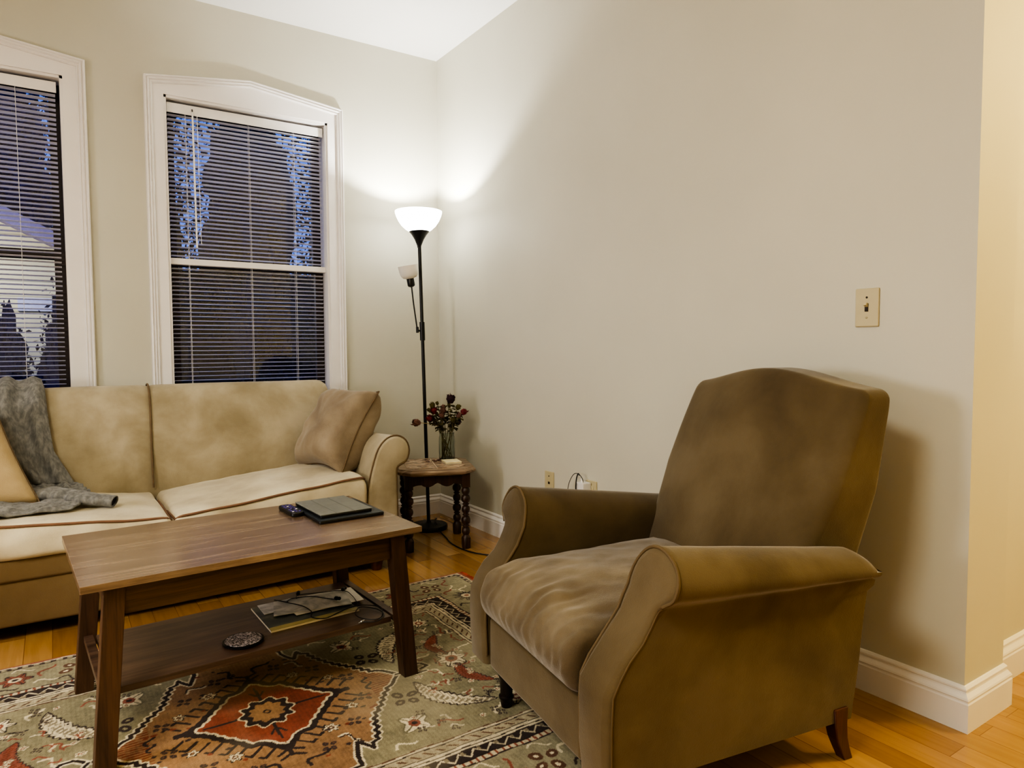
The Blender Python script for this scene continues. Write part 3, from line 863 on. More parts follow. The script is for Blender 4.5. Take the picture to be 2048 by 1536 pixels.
    for k in range(60):
        px,py=rnd.uniform(.30,.70),rnd.uniform(.0,.40)
        if px/.40+py/.9<1.12: continue
        for sx in (-1,1):
            for sy in (-1,1):
                t=k%4
                if t==0: squig(px*sx,py*sy,k*.7*sx*sy,rnd.uniform(.012,.022),CREAM*.9,.0032)
                elif t==1: squig(px*sx,py*sy,k*.9*sx,rnd.uniform(.012,.02),RUST,.003)
                elif t==2: cross(px*sx,py*sy,.010,DARK*1.8,SAGE)
                else: flower(px*sx,py*sy,.013,5,CREAM*.9,RUST,CREAM,out=TAUPE*.7)
    # ---- borders
    W_=.352
    b=D<W_; base=BEIGE*.86
    z=lambda a,c:(D>=a)&(D<c)
    setc(b,SAGE2*.98)
    col[z(0,W_)]*= (.9+.2*nA[z(0,W_)])[...,None]
    setc(z(0,.014),RUST*1.25); setc(z(.014,.020),CREAM); 
    mm=z(.020,.034); setc(mm,BEIGE*.9); setc(mm&(tri(S,.03)>.55),DARK*2)
    setc(z(.034,.038),DARK*1.6)
    # main border motifs
    def bflower(cx,cy,k):
        if k==0: flower(cx,cy,.058,10,DARK*1.4,CREAM,RUST,out=SAGE2*.8)
        elif k==1: flower(cx,cy,.045,6,RUST,CREAM,DARK,out=DARK*1.5)
        else: cross(cx,cy,.032,BROWN,CREAM)
    mid=.125
    kk=0
    for sy in (-1,1):
        xs=np.arange(-RLX+.125,RLX-.10,.1625)
        for i,xx in enumerate(xs):
            yy=(RLY-mid)*sy
            bflower(xx,yy,[0,2,1,2][i%4])
            squig(xx+.08,yy+.03,rnd.uniform(0,3),.035,[CREAM,DARK*1.5,RUST][i%3]); squig(xx+.08,yy-.045,rnd.uniform(0,3),.028,[DARK*1.5,RUST,CREAM][i%3])
            squig(xx+.02,yy+.068,rnd.uniform(-.4,.4),.03,CREAM,.003); squig(xx-.02,yy-.068,rnd.uniform(-.4,.4),.03,DARK*1.6,.003)
    for sx in (-1,1):
        ys=np.arange(-RLY+.29,RLY-.27,.16)
        for i,yy in enumerate(ys):
            xx=(RLX-mid)*sx
            bflower(xx,yy,[1,2,0,2][i%4])
            squig(xx+.03,yy+.08,rnd.uniform(0,3),.035,[CREAM,DARK*1.5,RUST][i%3]); squig(xx-.045,yy+.08,rnd.uniform(0,3),.028,[RUST,CREAM,DARK*1.5][i%3])
            squig(xx+.068,yy,1.5,.03,CREAM,.003)
    setc(z(.214,.219),DARK*1.5); mm=z(.219,.234); setc(mm,CREAM*.85); setc(mm&(tri(S,.02)>.66),RUST)
    mm=z(.234,.238); setc(mm,DARK)
    mm=z(.238,.278); setc(mm,DARK*1.2)
    zz=np.abs(D-.258-.013*(tri(S,.05)*2-1)); setc(mm&(zz<.0035),CREAM*.85); setc(mm&(tri(S+.0125,.05)<.22)&(np.abs(D-.266)<.007),TAUPE)
    setc(z(.278,.286),CREAM); setc(z(.286,.290),DARK)
    setc(z(.290,.300),CREAM*.95); setc(z(.300,.303),DARK*1.4)
    mm=z(.303,.334); setc(mm,BEIGE); setc(mm&(tri(S+(D-.318)*1.2,.036)>.72)&(np.abs(D-.318)<.009),BROWN)
    setc(z(.334,.338),DARK*1.3); setc(z(.338,.346),CREAM*.85); setc(z(.346,.350),BROWN)
    # ---- wear and weave
    fine=rng.rand(*X.shape)
    nC=smooth(X.shape,3); col*= (.66+.26*nB+.26*(fine-.5)+.34*nC+.12*nA)[...,None]
    rows=.94+.06*np.sin(np.arange(nx+1)*1.7)[:,None]
    col*=rows[...,None]
    worn=np.clip((nA-.62)*2,0,.35)[...,None]; col=col*(1-worn)+BEIGE*.9*worn
    col=np.clip(col,0,1)
    # mesh
    Z=np.full(X.shape,.010)
    edge=np.minimum(RLX-np.abs(X),RLY-np.abs(Y)); Z-=np.where(edge<.004,.004,0)
    Z+=.0012*(nB-.5)
    nV=(nx+1)*(ny+1)
    co=np.stack([X,Y,Z],-1).reshape(-1,3).astype(np.float32)
    I=np.arange(nV).reshape(nx+1,ny+1)
    F=np.stack([I[:-1,:-1],I[1:,:-1],I[1:,1:],I[:-1,1:]],-1).reshape(-1,4)
    me=bpy.data.meshes.new('rug_pile'); me.vertices.add(nV); me.vertices.foreach_set('co',co.ravel())
    nF=len(F); me.loops.add(nF*4); me.loops.foreach_set('vertex_index',F.ravel().astype(np.int32))
    me.polygons.add(nF); me.polygons.foreach_set('loop_start',np.arange(0,nF*4,4,dtype=np.int32)); me.polygons.foreach_set('loop_total',np.full(nF,4,dtype=np.int32))
    me.update(calc_edges=True)
    at=me.color_attributes.new('weave','FLOAT_COLOR','POINT')
    rgba=np.ones((nV,4),np.float32); rgba[:,:3]=col.reshape(-1,3)
    at.data.foreach_set('color',rgba.ravel())
    m,nt,bs=newmat('persian_rug'); vc=N(nt,'ShaderNodeVertexColor'); vc.layer_name='weave'
    nt.links.new(vc.outputs[0],bs.inputs['Base Color']); bs.inputs['Roughness'].default_value=.95; bs.inputs['Specular IOR Level'].default_value=.05; bs.inputs['Sheen Weight'].default_value=.1
    n=N(nt,'ShaderNodeTexNoise'); n.inputs['Scale'].default_value=380; nt.links.new(coords(nt),n.inputs['Vector']); bump(nt,bs,n.outputs['Fac'],.5,.003)
    me.materials.append(m)
    o=bpy.data.objects.new('rug_pile',me); C.objects.link(o); return o
rug=empty('area_rug',(RCX,RCY,0)); tag(rug,'sage and rust oriental rug with a red medallion under the coffee table','rug')
o=make_rug(); o.parent=rug
mb=MB(); mb.box(-RLX,RLX,-RLY,RLY,.0005,.0085); mb.build('backing',plain('rug_backing',srgb(140,96,70),.95),rug)
for s in (1,-1):
    mb=MB(); rnd=random.Random(2)
    y=-RLY+.004
    while y<RLY:
        a=rnd.uniform(-.35,.35); L=rnd.uniform(.018,.03)
        x0=s*(RLX-.002); x1=s*(RLX+L*math.cos(a))
        mb.tube([(x0,y,.006),((x0+x1)/2,y+.5*L*math.sin(a),.009),(x1,y+L*math.sin(a),.003)],.0016,5)
        y+=.0052
    mb.build('fringe',plain('rust_fringe',srgb(176,84,62),.9,noise_amt=.3),rug,merge=False)

# ------------------------------------------------------------------ coffee table
ct=empty('coffee_table',(-1.5605,-1.678,0),math.radians(3.0)); tag(ct,'walnut brown rectangular coffee table with lower shelf standing on the rug','coffee table')
HL,HD=.461,.284
mb=MB(); mb.box(-HL,HL,-HD,HD,.469,.488); mb.build('tabletop',M['table'],ct,bevel=.0012)
def leg(sx,sy):
    mb=MB()
    def sq(xo,yo,z):
        w,d=.048,.042
        xs=sorted([sx*xo,sx*(xo-w)]); ys=sorted([sy*yo,sy*(yo-d)])
        return [V((xs[0],ys[0],z)),V((xs[1],ys[0],z)),V((xs[1],ys[1],z)),V((xs[0],ys[1],z))]
    mb.hexa(sq(.446,.274,.0105),sq(.409,.262,.469))
    mb.build('leg',M['table_leg'],ct,bevel=.0015)
for sx in (-1,1):
    for sy in (-1,1): leg(sx,sy)
for sy in (-1,1):
    mb=MB(); mb.box(-.365,.365,min(sy*.252,sy*.234),max(sy*.252,sy*.234),.392,.469); mb.build('apron',M['table_side'],ct,bevel=.001)
for sx in (-1,1):
    mb=MB(); mb.box(min(sx*.40,sx*.382),max(sx*.40,sx*.382),-.222,.222,.392,.469); mb.build('end_apron',M['table_side'],ct,bevel=.001)
M['shelfwood_shaded']=wood('walnut_shelf_shaded',srgb(60,44,34),srgb(104,82,66),'x',.34,mid=srgb(82,62,50),coat=.3)  # darker walnut copy: shadow under the tabletop put into the colour
mb=MB(); mb.box(-.390,.388,-.205,.205,.172,.190); mb.build('shelf',M['shelfwood_shaded'],ct,bevel=.001)
for sx in (-1,1):
    mb=MB(); a,b=sorted([sx*.396,sx*.420]); mb.box(a,b,-.215,.215,.172,.1905); mb.build('end_rail',M['shelfwood_shaded'],ct,bevel=.001)
RT=math.radians(3.0)
# things on the coffee table
def rbox(name,cx,cy,z0,w,d,h,rz,mat,r=.008,parent=None,seg=3,bev=.0015):
    pass
def round_rect(w,d,r,n=5):
    P=[]
    for cx,cy,a0 in ((w/2-r,d/2-r,0),(-w/2+r,d/2-r,PI/2),(-w/2+r,-d/2+r,PI),(w/2-r,-d/2+r,3*PI/2)):
        for k in range(n+1):
            a=a0+PI/2*k/n; P.append((cx+r*math.cos(a),cy+r*math.sin(a)))
    return P
M['blackcover']=plain('charcoal_cover',srgb(44,50,54),.38); M['foliogrey']=plain('grey_folio_leather',srgb(112,114,108),.5,bumps=.3); M['blackedge']=plain('black_edge',srgb(14,14,15),.4)
lp=empty('large_tablet',(-1.240,-1.603,.4885),RT*.6); tag(lp,'larger dark slate tablet lying under the grey folio on the coffee table','tablet')
mb=MB(); mb.prism(round_rect(.226,.262,.008),0,.009); mb.build('body',M['blackedge'],lp,bevel=.0015)
mb=MB(); mb.prism(round_rect(.222,.258,.008),.009,.0112); mb.build('cover',M['blackcover'],lp,bevel=.0008)
tb=empty('small_tablet',(-1.251,-1.583,.4999),RT*.9); tag(tb,'grey folding folio tablet on top of the larger dark tablet','tablet')
mb=MB(); mb.prism(round_rect(.180,.248,.008),0,.0085); mb.build('body',M['blackedge'],tb,bevel=.0015)
xs=[-.090,-.045,.006,.057,.090]
mb=MB()
for a,b in ((-.091,-.036),(-.0345,.0245),(.026,.0905)): mb.prism([(a,-.123),(b,-.123),(b,.123),(a,.123)],.0088,.0115)
mb.build('folio_cover',M['foliogrey'],tb,bevel=.001)
rm=empty('remote_control',(-1.377,-1.520,.4885),math.radians(3)); tag(rm,'small black remote control with purple buttons beside the tablets','remote')
mb=MB(); mb.prism(round_rect(.044,.150,.016),0,.015); mb.build('shell',M['blackedge'],rm,bevel=.004,seg=3,smooth=True)
M['purple']=plain('purple_buttons',srgb(86,72,150),.4); M['lightbtn']=plain('light_buttons',srgb(196,190,200),.4)
k=0
for r_ in range(7):
    for c_ in range(3):
        if (r_+c_)%7==3: continue
        mb=MB(); cx,cy=(c_-1)*.0115,-.055+r_*.0175
        mb.lathe([(.0040,.0148),(.0040,.0162),(.003,.0168)],12,Matrix.Translation((cx,cy,0))); mb.build('button',M['lightbtn'] if (r_*3+c_)%8==0 else M['purple'],rm); k+=1

# things on the shelf
M['mag']=None
def picmat(name,a,b_,c,scale=9,split=None):
    m,nt,b=newmat(name); co=coords(nt)
    n=N(nt,'ShaderNodeTexNoise'); n.inputs['Scale'].default_value=scale; n.inputs['Detail'].default_value=5; n.inputs['Distortion'].default_value=1.5
    nt.links.new(co,n.inputs['Vector']); nt.links.new(ramp(nt,n.outputs['Fac'],[(.38,a),(.52,b_),(.66,c)]),b.inputs['Base Color'])
    b.inputs['Roughness'].default_value=.35
    return m
M['magcover']=picmat('magazine_cover',srgb(48,58,60),srgb(70,80,76),srgb(110,112,96))
M['pages']=plain('page_edges',srgb(214,206,184),.7)
M['yellowed']=plain('cream_band',srgb(186,176,128),.6)
M['paper']=picmat('printed_paper',srgb(236,234,230),srgb(244,242,238),srgb(250,248,245),scale=5)
M['sketch']=picmat('grey_printed_sketch',srgb(180,184,182),srgb(226,225,222),srgb(240,238,235),scale=12)
M['card']=picmat('grey_card',srgb(196,196,196),srgb(226,225,224),srgb(238,236,236),scale=22)
ZS=.191
def sheet(name,pts,z,th,mat,label,cat,group=None,curl=0):
    c=sum((V((x,y,0)) for x,y in pts),V((0,0,0)))/len(pts)
    root=empty(name,(c.x,c.y,z)); tag(root,label,cat,group)
    mb=MB(); mb.prism([(x-c.x,y-c.y) for x,y in pts],0,th); mb.build('pages',M['pages'],root)
    mb=MB(); mb.prism([(x-c.x,y-c.y) for x,y in pts],th,th+.0006); mb.build('cover',mat,root)
    return root
mg=sheet('magazine',[(-1.524,-1.555),(-1.518,-1.782),(-1.232,-1.765),(-1.240,-1.545)],ZS,.006,M['magcover'],'dark green glossy magazine at the bottom of the paper stack on the shelf','magazine')
mb=MB(); mb.prism([(-1.5175+1.3785,-1.7815+1.66175),(-1.232+1.3785,-1.7645+1.66175),(-1.233+1.3785,-1.742+1.66175),(-1.518+1.3785,-1.758+1.66175)],.0066,.0069); mb.build('cover_band',M['yellowed'],mg)
sheet('leaflet',[(-1.503,-1.550),(-1.503,-1.642),(-1.36,-1.635),(-1.36,-1.545)],ZS+.0072,.001,M['card'],'small grey printed card poking out at the left of the paper stack','leaflet')
sheet('booklet',[(-1.43,-1.60),(-1.42,-1.71),(-1.19,-1.70),(-1.185,-1.56),(-1.40,-1.55)],ZS+.0088,.001,M['paper'],'white booklet with a rounded corner under the sketched sheet','booklet')
sheet('paper_sheet',[(-1.484,-1.682),(-1.452,-1.556),(-1.215,-1.583),(-1.240,-1.720)],ZS+.0110,.0006,M['sketch'],'folded paper with a grey sketch lying on top of the stack','paper')
# ornate round coaster
cs=empty('round_coaster',(-1.602,-1.800,ZS)); tag(cs,'round black and white ornate coaster on the table shelf','coaster')
mb=MB(); mb.lathe([(.050,0),(.057,.002),(.058,.006),(.055,.008),(.052,.0078)],40); mb.build('rim',M['blackedge'],cs,smooth=True)
mb=MB(); mb.lathe([(.052,.0070),(.051,.0086),(.0,.0090)],40); mb.build('ornament',M['ornate'],cs,smooth=True)
# earphones
ep=empty('earphones',(-1.3,-1.68,ZS)); tag(ep,'black wired earphones tangled over the papers on the shelf','earphones')
def EL(x,y,z): return V((x+1.3,y+1.68,z))
zt_=.0145
c1=catmull([(-1.415,-1.598,zt_+.002),(-1.447,-1.545,zt_),(-1.420,-1.598,zt_+.002),(-1.384,-1.655,zt_),(-1.375,-1.72,zt_),(-1.385,-1.755,.010),(-1.352,-1.785,.009),(-1.301,-1.762,.009),(-1.250,-1.742,.010),(-1.206,-1.740,.006),(-1.172,-1.765,.003),(-1.170,-1.81,.003),(-1.205,-1.868,.003),(-1.245,-1.845,.003),(-1.258,-1.80,.005),(-1.225,-1.755,.008),(-1.185,-1.79,.005),(-1.18,-1.845,.003),(-1.22,-1.885,.003),(-1.262,-1.862,.003)],8)
mb=MB(); mb.tube([EL(p[0],p[1],p[2]) for p in c1],.0016,6); mb.build('cable',M['rubber'],ep,smooth=True)
c2=catmull([(-1.420,-1.592,zt_+.001),(-1.392,-1.566,zt_),(-1.334,-1.590,zt_+.002),(-1.300,-1.625,zt_),(-1.277,-1.655,zt_)],8)
mb=MB(); mb.tube([EL(*p) for p in c2],.0015,6); mb.build('cable',M['rubber'],ep,smooth=True)
c3=catmull([(-1.38,-1.575,zt_),(-1.367,-1.550,.016),(-1.30,-1.555,.012),(-1.225,-1.594,.016),(-1.215,-1.66,zt_),(-1.225,-1.74,.010)],8)
mb=MB(); mb.tube([EL(*p) for p in c3],.0013,6); mb.build('cable',M['rubber'],ep,smooth=True)
for (x,y,a) in ((-1.272,-1.668,-.8),(-1.366,-1.545,1.2),(-1.222,-1.593,.6)):
    mb=MB(); T=Matrix.Translation(EL(x,y,.021))@Matrix.Rotation(a,4,'Z')@Matrix.Rotation(PI/2,4,'Y')
    mb.lathe([(.003,-.010),(.0062,-.007),(.0066,0),(.005,.004),(.0058,.006),(.0056,.011),(.003,.013)],14,T); mb.build('earbud',M['rubber'],ep,smooth=True)
mb=MB(); T=Matrix.Translation(EL(-1.265,-1.865,.004))@Matrix.Rotation(.5,4,'Z')@Matrix.Rotation(PI/2,4,'Y'); mb.lathe([(.0015,-.012),(.0017,-.002),(.0036,0),(.0036,.012),(.002,.016)],12,T); mb.build('plug',plain('silver_plug',srgb(190,188,186),.2,metal=.9),ep,smooth=True)

# ------------------------------------------------------------------ floor lamp
LX,LY=-.245,-.312
lamp=empty('floor_lamp',(LX,LY,0)); tag(lamp,'black torchiere floor lamp with lit white bowl and small side reading shade','lamp')
mb=MB(); mb.lathe([(.105,0),(.108,.004),(.108,.020),(.104,.025),(.03,.029),(.014,.036),(.012,.045)],48); mb.build('base',M['blackmetal'],lamp,smooth=True)
TX=-.040
def lx(z): return TX*(z/1.7)
mb=MB(); mb.tube([(lx(z),0,z) for z in (.03,.4,.8,1.2,1.645)],.0100,14); mb.build('pole',M['blackmetal'],lamp,smooth=True)
mb=MB(); mb.lathe([(.0105,1.620),(.012,1.632),(.026,1.666),(.042,1.693),(.056,1.710),(.058,1.714),(.05,1.713)],36,Matrix.Translation((lx(1.69),0,0))); mb.build('shade_cup',M['blackmetal'],lamp,smooth=True)
def shade_mat(name,em,col=(1,1,.97,1)):
    m,nt,b=newmat(name); b.inputs['Base Color'].default_value=srgb(235,232,226); b.inputs['Roughness'].default_value=.5
    b.inputs['Emission Color'].default_value=col; b.inputs['Emission Strength'].default_value=em
    if em==0: b.inputs['Transmission Weight'].default_value=.0
    n=N(nt,'ShaderNodeTexNoise'); n.inputs['Scale'].default_value=8; nt.links.new(coords(nt),n.inputs['Vector'])
    nt.links.new(ramp(nt,n.outputs['Fac'],[(0,srgb(228,224,216)),(1,srgb(240,238,232))]),b.inputs['Base Color'])
    return m
prof=[(.050,1.709),(.072,1.722),(.096,1.744),(.114,1.770),(.127,1.799),(.1315,1.816),(.132,1.824)]
inn=[(.129,1.824),(.124,1.799),(.110,1.773),(.093,1.749),(.070,1.727),(.05,1.715)]
mb=MB(); mb.lathe(prof+inn,56,Matrix.Translation((lx(1.78),0,0)),cap=False); mb.build('bowl_shade',shade_mat('lit_bowl',7.0),lamp,smooth=True)
mb=MB(); mb.lathe([(.006,1.690),(.014,1.696),(.014,1.704),(.010,1.708)],16,Matrix.Translation((lx(1.74),0,0))); mb.build('socket',M['whiteplastic'],lamp,smooth=True)
# collar and reading arm
mb=MB(); mb.tube([(lx(1.10),0,1.095),(lx(1.2),0,1.200)],.0145,18); mb.build('collar',M['blackmetal'],lamp,smooth=True)
J=V((lx(1.17)-.032,-.004,1.150)); A2=V((-.335-LX,-.31-LY,1.400))
mb=MB(); mb.tube([V((lx(1.15),0,1.15)),J],.006,10); mb.tube([J+V((0,0,-.012)),J+V((-.001,0,.022))],.008,12); mb.tube([J,J.lerp(A2,.6)+V((-.002,0,0)),A2],.0042,10); mb.build('reading_arm',M['blackmetal'],lamp,smooth=True)
ax=(V((-.012,0,.06))).normalized(); T=Matrix.Translation(A2)@(V((0,0,1)).rotation_difference(V((-.20,0,1)).normalized())).to_matrix().to_4x4()
mb=MB(); mb.lathe([(.008,-.004),(.019,.002),(.021,.008),(.021,.044),(.018,.048)],24,T); mb.build('lamp_socket',M['blackmetal'],lamp,smooth=True)
mb=MB(); mb.lathe([(.020,.044),(.038,.050),(.048,.062),(.053,.085),(.0555,.118),(.0535,.118),(.050,.085),(.044,.065),(.02,.052)],32,T,cap=False); mb.build('reading_shade',shade_mat('unlit_shade',0.0),lamp,smooth=True)
# lamp cord
cd=catmull([(-.155,-.235,.03),(-.190,-.28,.030),(-.215,-.35,.030),(-.232,-.43,.006),(-.262,-.55,.0045),(-.292,-.66,.0045),(-.300,-.78,.0045),(-.285,-.88,.0045),(-.25,-.95,.0045),(-.205,-1.01,.0045),(-.13,-1.10,.0045),(-.06,-1.25,.0045),(-.03,-1.40,.005)],8)
cord=empty('lamp_cord',(-.25,-.6,0)); 
mb=MB(); mb.tube([V(p)-V((-.25,-.6,0)) for p in cd],.0034,8); mb.build('cable',M['rubber'],cord,smooth=True)
tag(cord,'black power cord curving from the lamp base across the floor toward the recliner','cord')

# ------------------------------------------------------------------ side table
st=empty('side_table',(-.352,-.590,0),math.radians(-20)); tag(st,'small dark carved side table with turned legs and cut corners','side table')
def octo(h,c,hy=None):
    hy=hy or h
    return [(h-c,-hy),(h,-hy+c),(h,hy-c),(h-c,hy),(-h+c,hy),(-h,hy-c),(-h,-hy+c),(-h+c,-hy)]
ZT=.430
mb=MB()
lv=[(.186,ZT-.034),(.196,ZT-.031),(.203,ZT-.024),(.204,ZT-.014),(.199,ZT-.007),(.196,ZT-.005),(.195,ZT-.001),(.190,ZT)]
vs=[];fs=[]
for k,(h,z) in enumerate(lv):
    for x,y in octo(h,.062): vs.append(V((x,y,z)))
for k in range(len(lv)-1):
    for j in range(8): fs.append((k*8+j,k*8+(j+1)%8,(k+1)*8+(j+1)%8,(k+1)*8+j))
fs.append(tuple(range(7,-1,-1))); fs.append(tuple((len(lv)-1)*8+j for j in range(8)))
mb.add(vs,fs); mb.build('tabletop',M['oldrim'],st)
M['tile']=None
def tilemat():
    m,nt,b=newmat('marbled_tile'); co=coords(nt,(1,3,1))
    n=N(nt,'ShaderNodeTexNoise'); n.inputs['Scale'].default_value=16; n.inputs['Detail'].default_value=8; n.inputs['Distortion'].default_value=1.6
    nt.links.new(co,n.inputs['Vector']); nt.links.new(ramp(nt,n.outputs['Fac'],[(.36,srgb(96,72,60)),(.47,srgb(166,138,118)),(.58,srgb(206,184,158)),(.7,srgb(150,120,100))]),b.inputs['Base Color'])
    b.inputs['Roughness'].default_value=.22; return m
M['tile']=tilemat()
for sx in (-1,1):
    for sy in (-1,1):
        mb=MB(); a=.002; b=.155
        pl=[(a,a),(b,a),(b,b-.045),(b-.045,b),(a,b)]
        mb.prism([(x*sx,y*sy) for x,y in pl],ZT+.0002,ZT+.0016); mb.build('tile',M['tile'],st)
mb=MB(); mb.box(-.0018,.0018,-.155,.155,ZT,ZT+.0018); mb.box(-.155,.155,-.0018,.0018,ZT,ZT+.0012); mb.build('grout_line',plain('pale_grout',srgb(214,196,168),.8),st)
# scalloped aprons
def apron(M4):
    n=40; top=ZT-.034; vs=[];fs=[]
    for i in range(n+1):
        t=i/n; x=-.150+.30*t; s=abs(t-.5)*2
        # double scallop with a centre cusp
        if s<.12: z=.052-.010*(1-s/.12)**.6*1.0
        elif s<.55: z=.052+.010*math.sin((s-.12)/.43*PI)
        elif s<.62: z=.052-.002
        else: z=.050+.0*1+.020*((s-.62)/.38)**2
        z=top-z
        for y in (-.008,.008): vs+= [M4@V((x,y,top)),M4@V((x,y,z))]
    for i in range(n):
        a=i*4; fs+=[(a,a+4,a+5,a+1),(a+2,a+3,a+7,a+6),(a+1,a+5,a+7,a+3),(a,a+2,a+6,a+4)]
    m_=MB(); m_.add(vs,fs); m_.build('apron',M['oldwood'],st)
for k in range(4):
    apron(Matrix.Rotation(k*PI/2,4,'Z')@Matrix.Translation((0,-.150,0)))
def tleg():
    P=[(.021,.0),(.023,.01),(.024,.055),(.018,.066),(.014,.072)]
    z=.075
    for h,r in ((.034,.022),(.006,.013),(.010,.018),(.006,.013),(.036,.024),(.006,.013),(.010,.018),(.006,.013),(.034,.022),(.006,.013),(.010,.018),(.006,.013),(.036,.024),(.006,.013),(.034,.022),(.006,.013)):
        if r<.015: P+=[(r,z),(r,z+h)]
        else: P+=[(r*.78,z+.001),(r*.97,z+h*.3),(r,z+h*.5),(r*.97,z+h*.7),(r*.78,z+h-.001)]
        z+=h
    return P,z
P,zt_l=tleg()
for sx in (-1,1):
    for sy in (-1,1):
        mb=MB(); T=Matrix.Translation((sx*.148,sy*.148,0))
        mb.lathe(P,20,T); mb.box(-.021,.021,-.021,.021,zt_l-.002,ZT-.033,T)
        mb.box(-.020,.020,-.020,.020,.003,.058,T)
        mb.build('leg',M['oldwood'],st,smooth=True,angle=35)
# jar of flowers
JX,JY=-.232,-.520
jar=empty('glass_jar',(JX,JY,ZT+.002)); tag(jar,'clear glass jar holding dried roses on the side table','jar')
def clearglass():
    m,nt,b=newmat('clear_glass'); b.inputs['Base Color'].default_value=(.93,.96,.90,1); b.inputs['Roughness'].default_value=.02
    b.inputs['Transmission Weight'].default_value=1; b.inputs['IOR'].default_value=1.25; return m
M['clear']=clearglass()
mb=MB(); mb.lathe([(.002,0),(.038,0),(.043,.004),(.044,.012),(.0445,.10),(.043,.125),(.040,.133),(.040,.146),(.042,.149),(.0405,.150),(.038,.147),(.038,.133),(.041,.124),(.0425,.10),(.042,.012),(.040,.007),(.002,.006)],40,cap=False); mb.build('glass',M['clear'],jar,smooth=True)
M['stem']=plain('dry_stem',srgb(122,110,72),.8,noise_amt=.3); M['stemlight']=plain('pale_stem',srgb(170,158,118),.8); M['dleaf']=plain('dry_leaf',srgb(88,84,54),.8,noise_amt=.4)
M['rose']=plain('dried_rose_red',srgb(120,42,48),.8,noise_amt=.4,nscale=60); M['rosed']=plain('dried_rose_dark',srgb(58,34,46),.85,noise_amt=.4,nscale=60); M['rosep']=plain('dried_rose_pale',srgb(118,84,74),.85,noise_amt=.35,nscale=60)
M['olive']=plain('olive_bud',srgb(92,84,48),.85,noise_amt=.3)
def rose(tip,mat,size,label,seed,group=None,droop=None,stemmat=None,nleaf=11):
    rnd=random.Random(seed); tip=V(tip)
    root=empty('dried_rose',(JX,JY,ZT+.009)); tag(root,label,'dried flower',group)
    def F(p): return V(p)-V((JX,JY,ZT+.009))
    a=rnd.uniform(0,6.28); foot=V((JX+.028*math.cos(a),JY+.028*math.sin(a),ZT+.011))
    d=tip-V((JX,JY,ZT+.15)); mouth=V((JX,JY,ZT+.148))+V((d.x,d.y,0)).normalized()*min(.030,V((d.x,d.y,0)).length)
    if droop: pts=catmull([foot,mouth]+[V(q) for q in droop]+[tip],8)
    else: pts=catmull([foot,mouth,mouth.lerp(tip,.6)+V((0,0,.012)),tip],8)
    size=size*1.35; mb=MB(); mb.tube([F(p) for p in pts],.0019,6); mb.build('stem',stemmat or M['stem'],root,smooth=True)
    dr=(V(pts[-1])-V(pts[-3])).normalized()
    mb=MB()
    for k in range(16):
        ang=k*2.4; up=.25+.75*(k/16); a1=V((math.cos(ang),math.sin(ang),0)); q=V((0,0,1)).rotation_difference(dr).to_matrix()
        base=V(F(tip)); s=size*rnd.uniform(.8,1.15)
        def pet(u,v):
            w=(u-.5)*2; rr=s*(.30+.35*math.sin(v*PI*.8))*(1.1-up*.5)
            aa=ang+w*.85*(1-.3*v)
            crump=.34*s*nz(aa*2+k,v*4,seed)
            return base+q@V((math.cos(aa)*(rr+crump),math.sin(aa)*(rr+crump),s*(v*1.25-.2)+.28*s*math.sin(w*5+k*1.7)*v*nz(k*1.3,w*2,seed)*2))
        mb.grid(pet,5,5)
    mb.build('blossom',mat,root,smooth=True,angle=180,merge=False)
    for k in range(nleaf):
        t=rnd.uniform(.42,.9); i=int(t*(len(pts)-1)); p=F(pts[i]); 
        if p.z<.13: continue
        ang=rnd.uniform(0,6.28); L=rnd.uniform(.02,.036); dd=V((math.cos(ang),math.sin(ang),rnd.uniform(-.6,.5))).normalized(); sd=dd.cross(V((0,0,1))).normalized()
        mb=MB(); 
        def lf(u,v):
            w=(u-.5)*2; return p+dd*L*v+sd*w*L*.38*math.sin(PI*min(1,v*.95+.03))+V((0,0,.3*L*abs(w)*v-.25*L*v*v))
        mb.grid(lf,2,5); mb.build('leaf',M['dleaf'],root,smooth=True)
fl=[((-.197,-.50,.748),'rosed',.026,'dark purple dried rose, the highest in the jar',None),
    ((-.296,-.50,.694),'rose',.020,None,0),((-.318,-.505,.657),'rose',.019,None,0),((-.288,-.47,.655),'rose',.017,None,0),
    ((-.122,-.50,.680),'rose',.020,'red dried rose reaching furthest toward the white wall',None),
    ((-.161,-.50,.630),'rosed',.018,None,1),((-.300,-.49,.724),'olive',.017,None,2),((-.325,-.50,.706),'olive',.012,None,2),
    ((-.148,-.49,.708),'olive',.017,None,2),((-.245,-.50,.690),'rosep',.019,None,3),((-.268,-.53,.668),'rosep',.017,None,3),((-.171,-.54,.668),'rosep',.016,None,3),
    ((-.285,-.50,.630),'rosed',.015,None,1),((-.220,-.46,.705),'rosep',.017,None,3),((-.205,-.54,.640),'olive',.016,None,2),((-.252,-.45,.735),'olive',.010,None,2),((-.180,-.45,.725),'olive',.010,None,2)]
glab={0:('small faded red dried rose bunched in the glass jar','red roses in the jar'),1:('small dark purple dried rose low in the glass jar bouquet','dark roses in the jar'),2:('shrivelled olive green rose bud in the glass jar bouquet','olive buds in the jar'),3:('pale brown dried rose in the middle of the jar bouquet','pale roses in the jar')}
for i,(p,mt,s,lab,g) in enumerate(fl):
    if g is None: rose(p,M[mt],s,lab,i)
    else: rose(p,M[mt],s,glab[g][0],i,glab[g][1])
rose((-.392,-.50,.645),M['rosep'],.023,'wilted brown rose drooping sideways out of the jar in front of the lamp pole',41,droop=[(-.275,-.505,.618),(-.34,-.503,.637)],stemmat=M['stemlight'],nleaf=0)
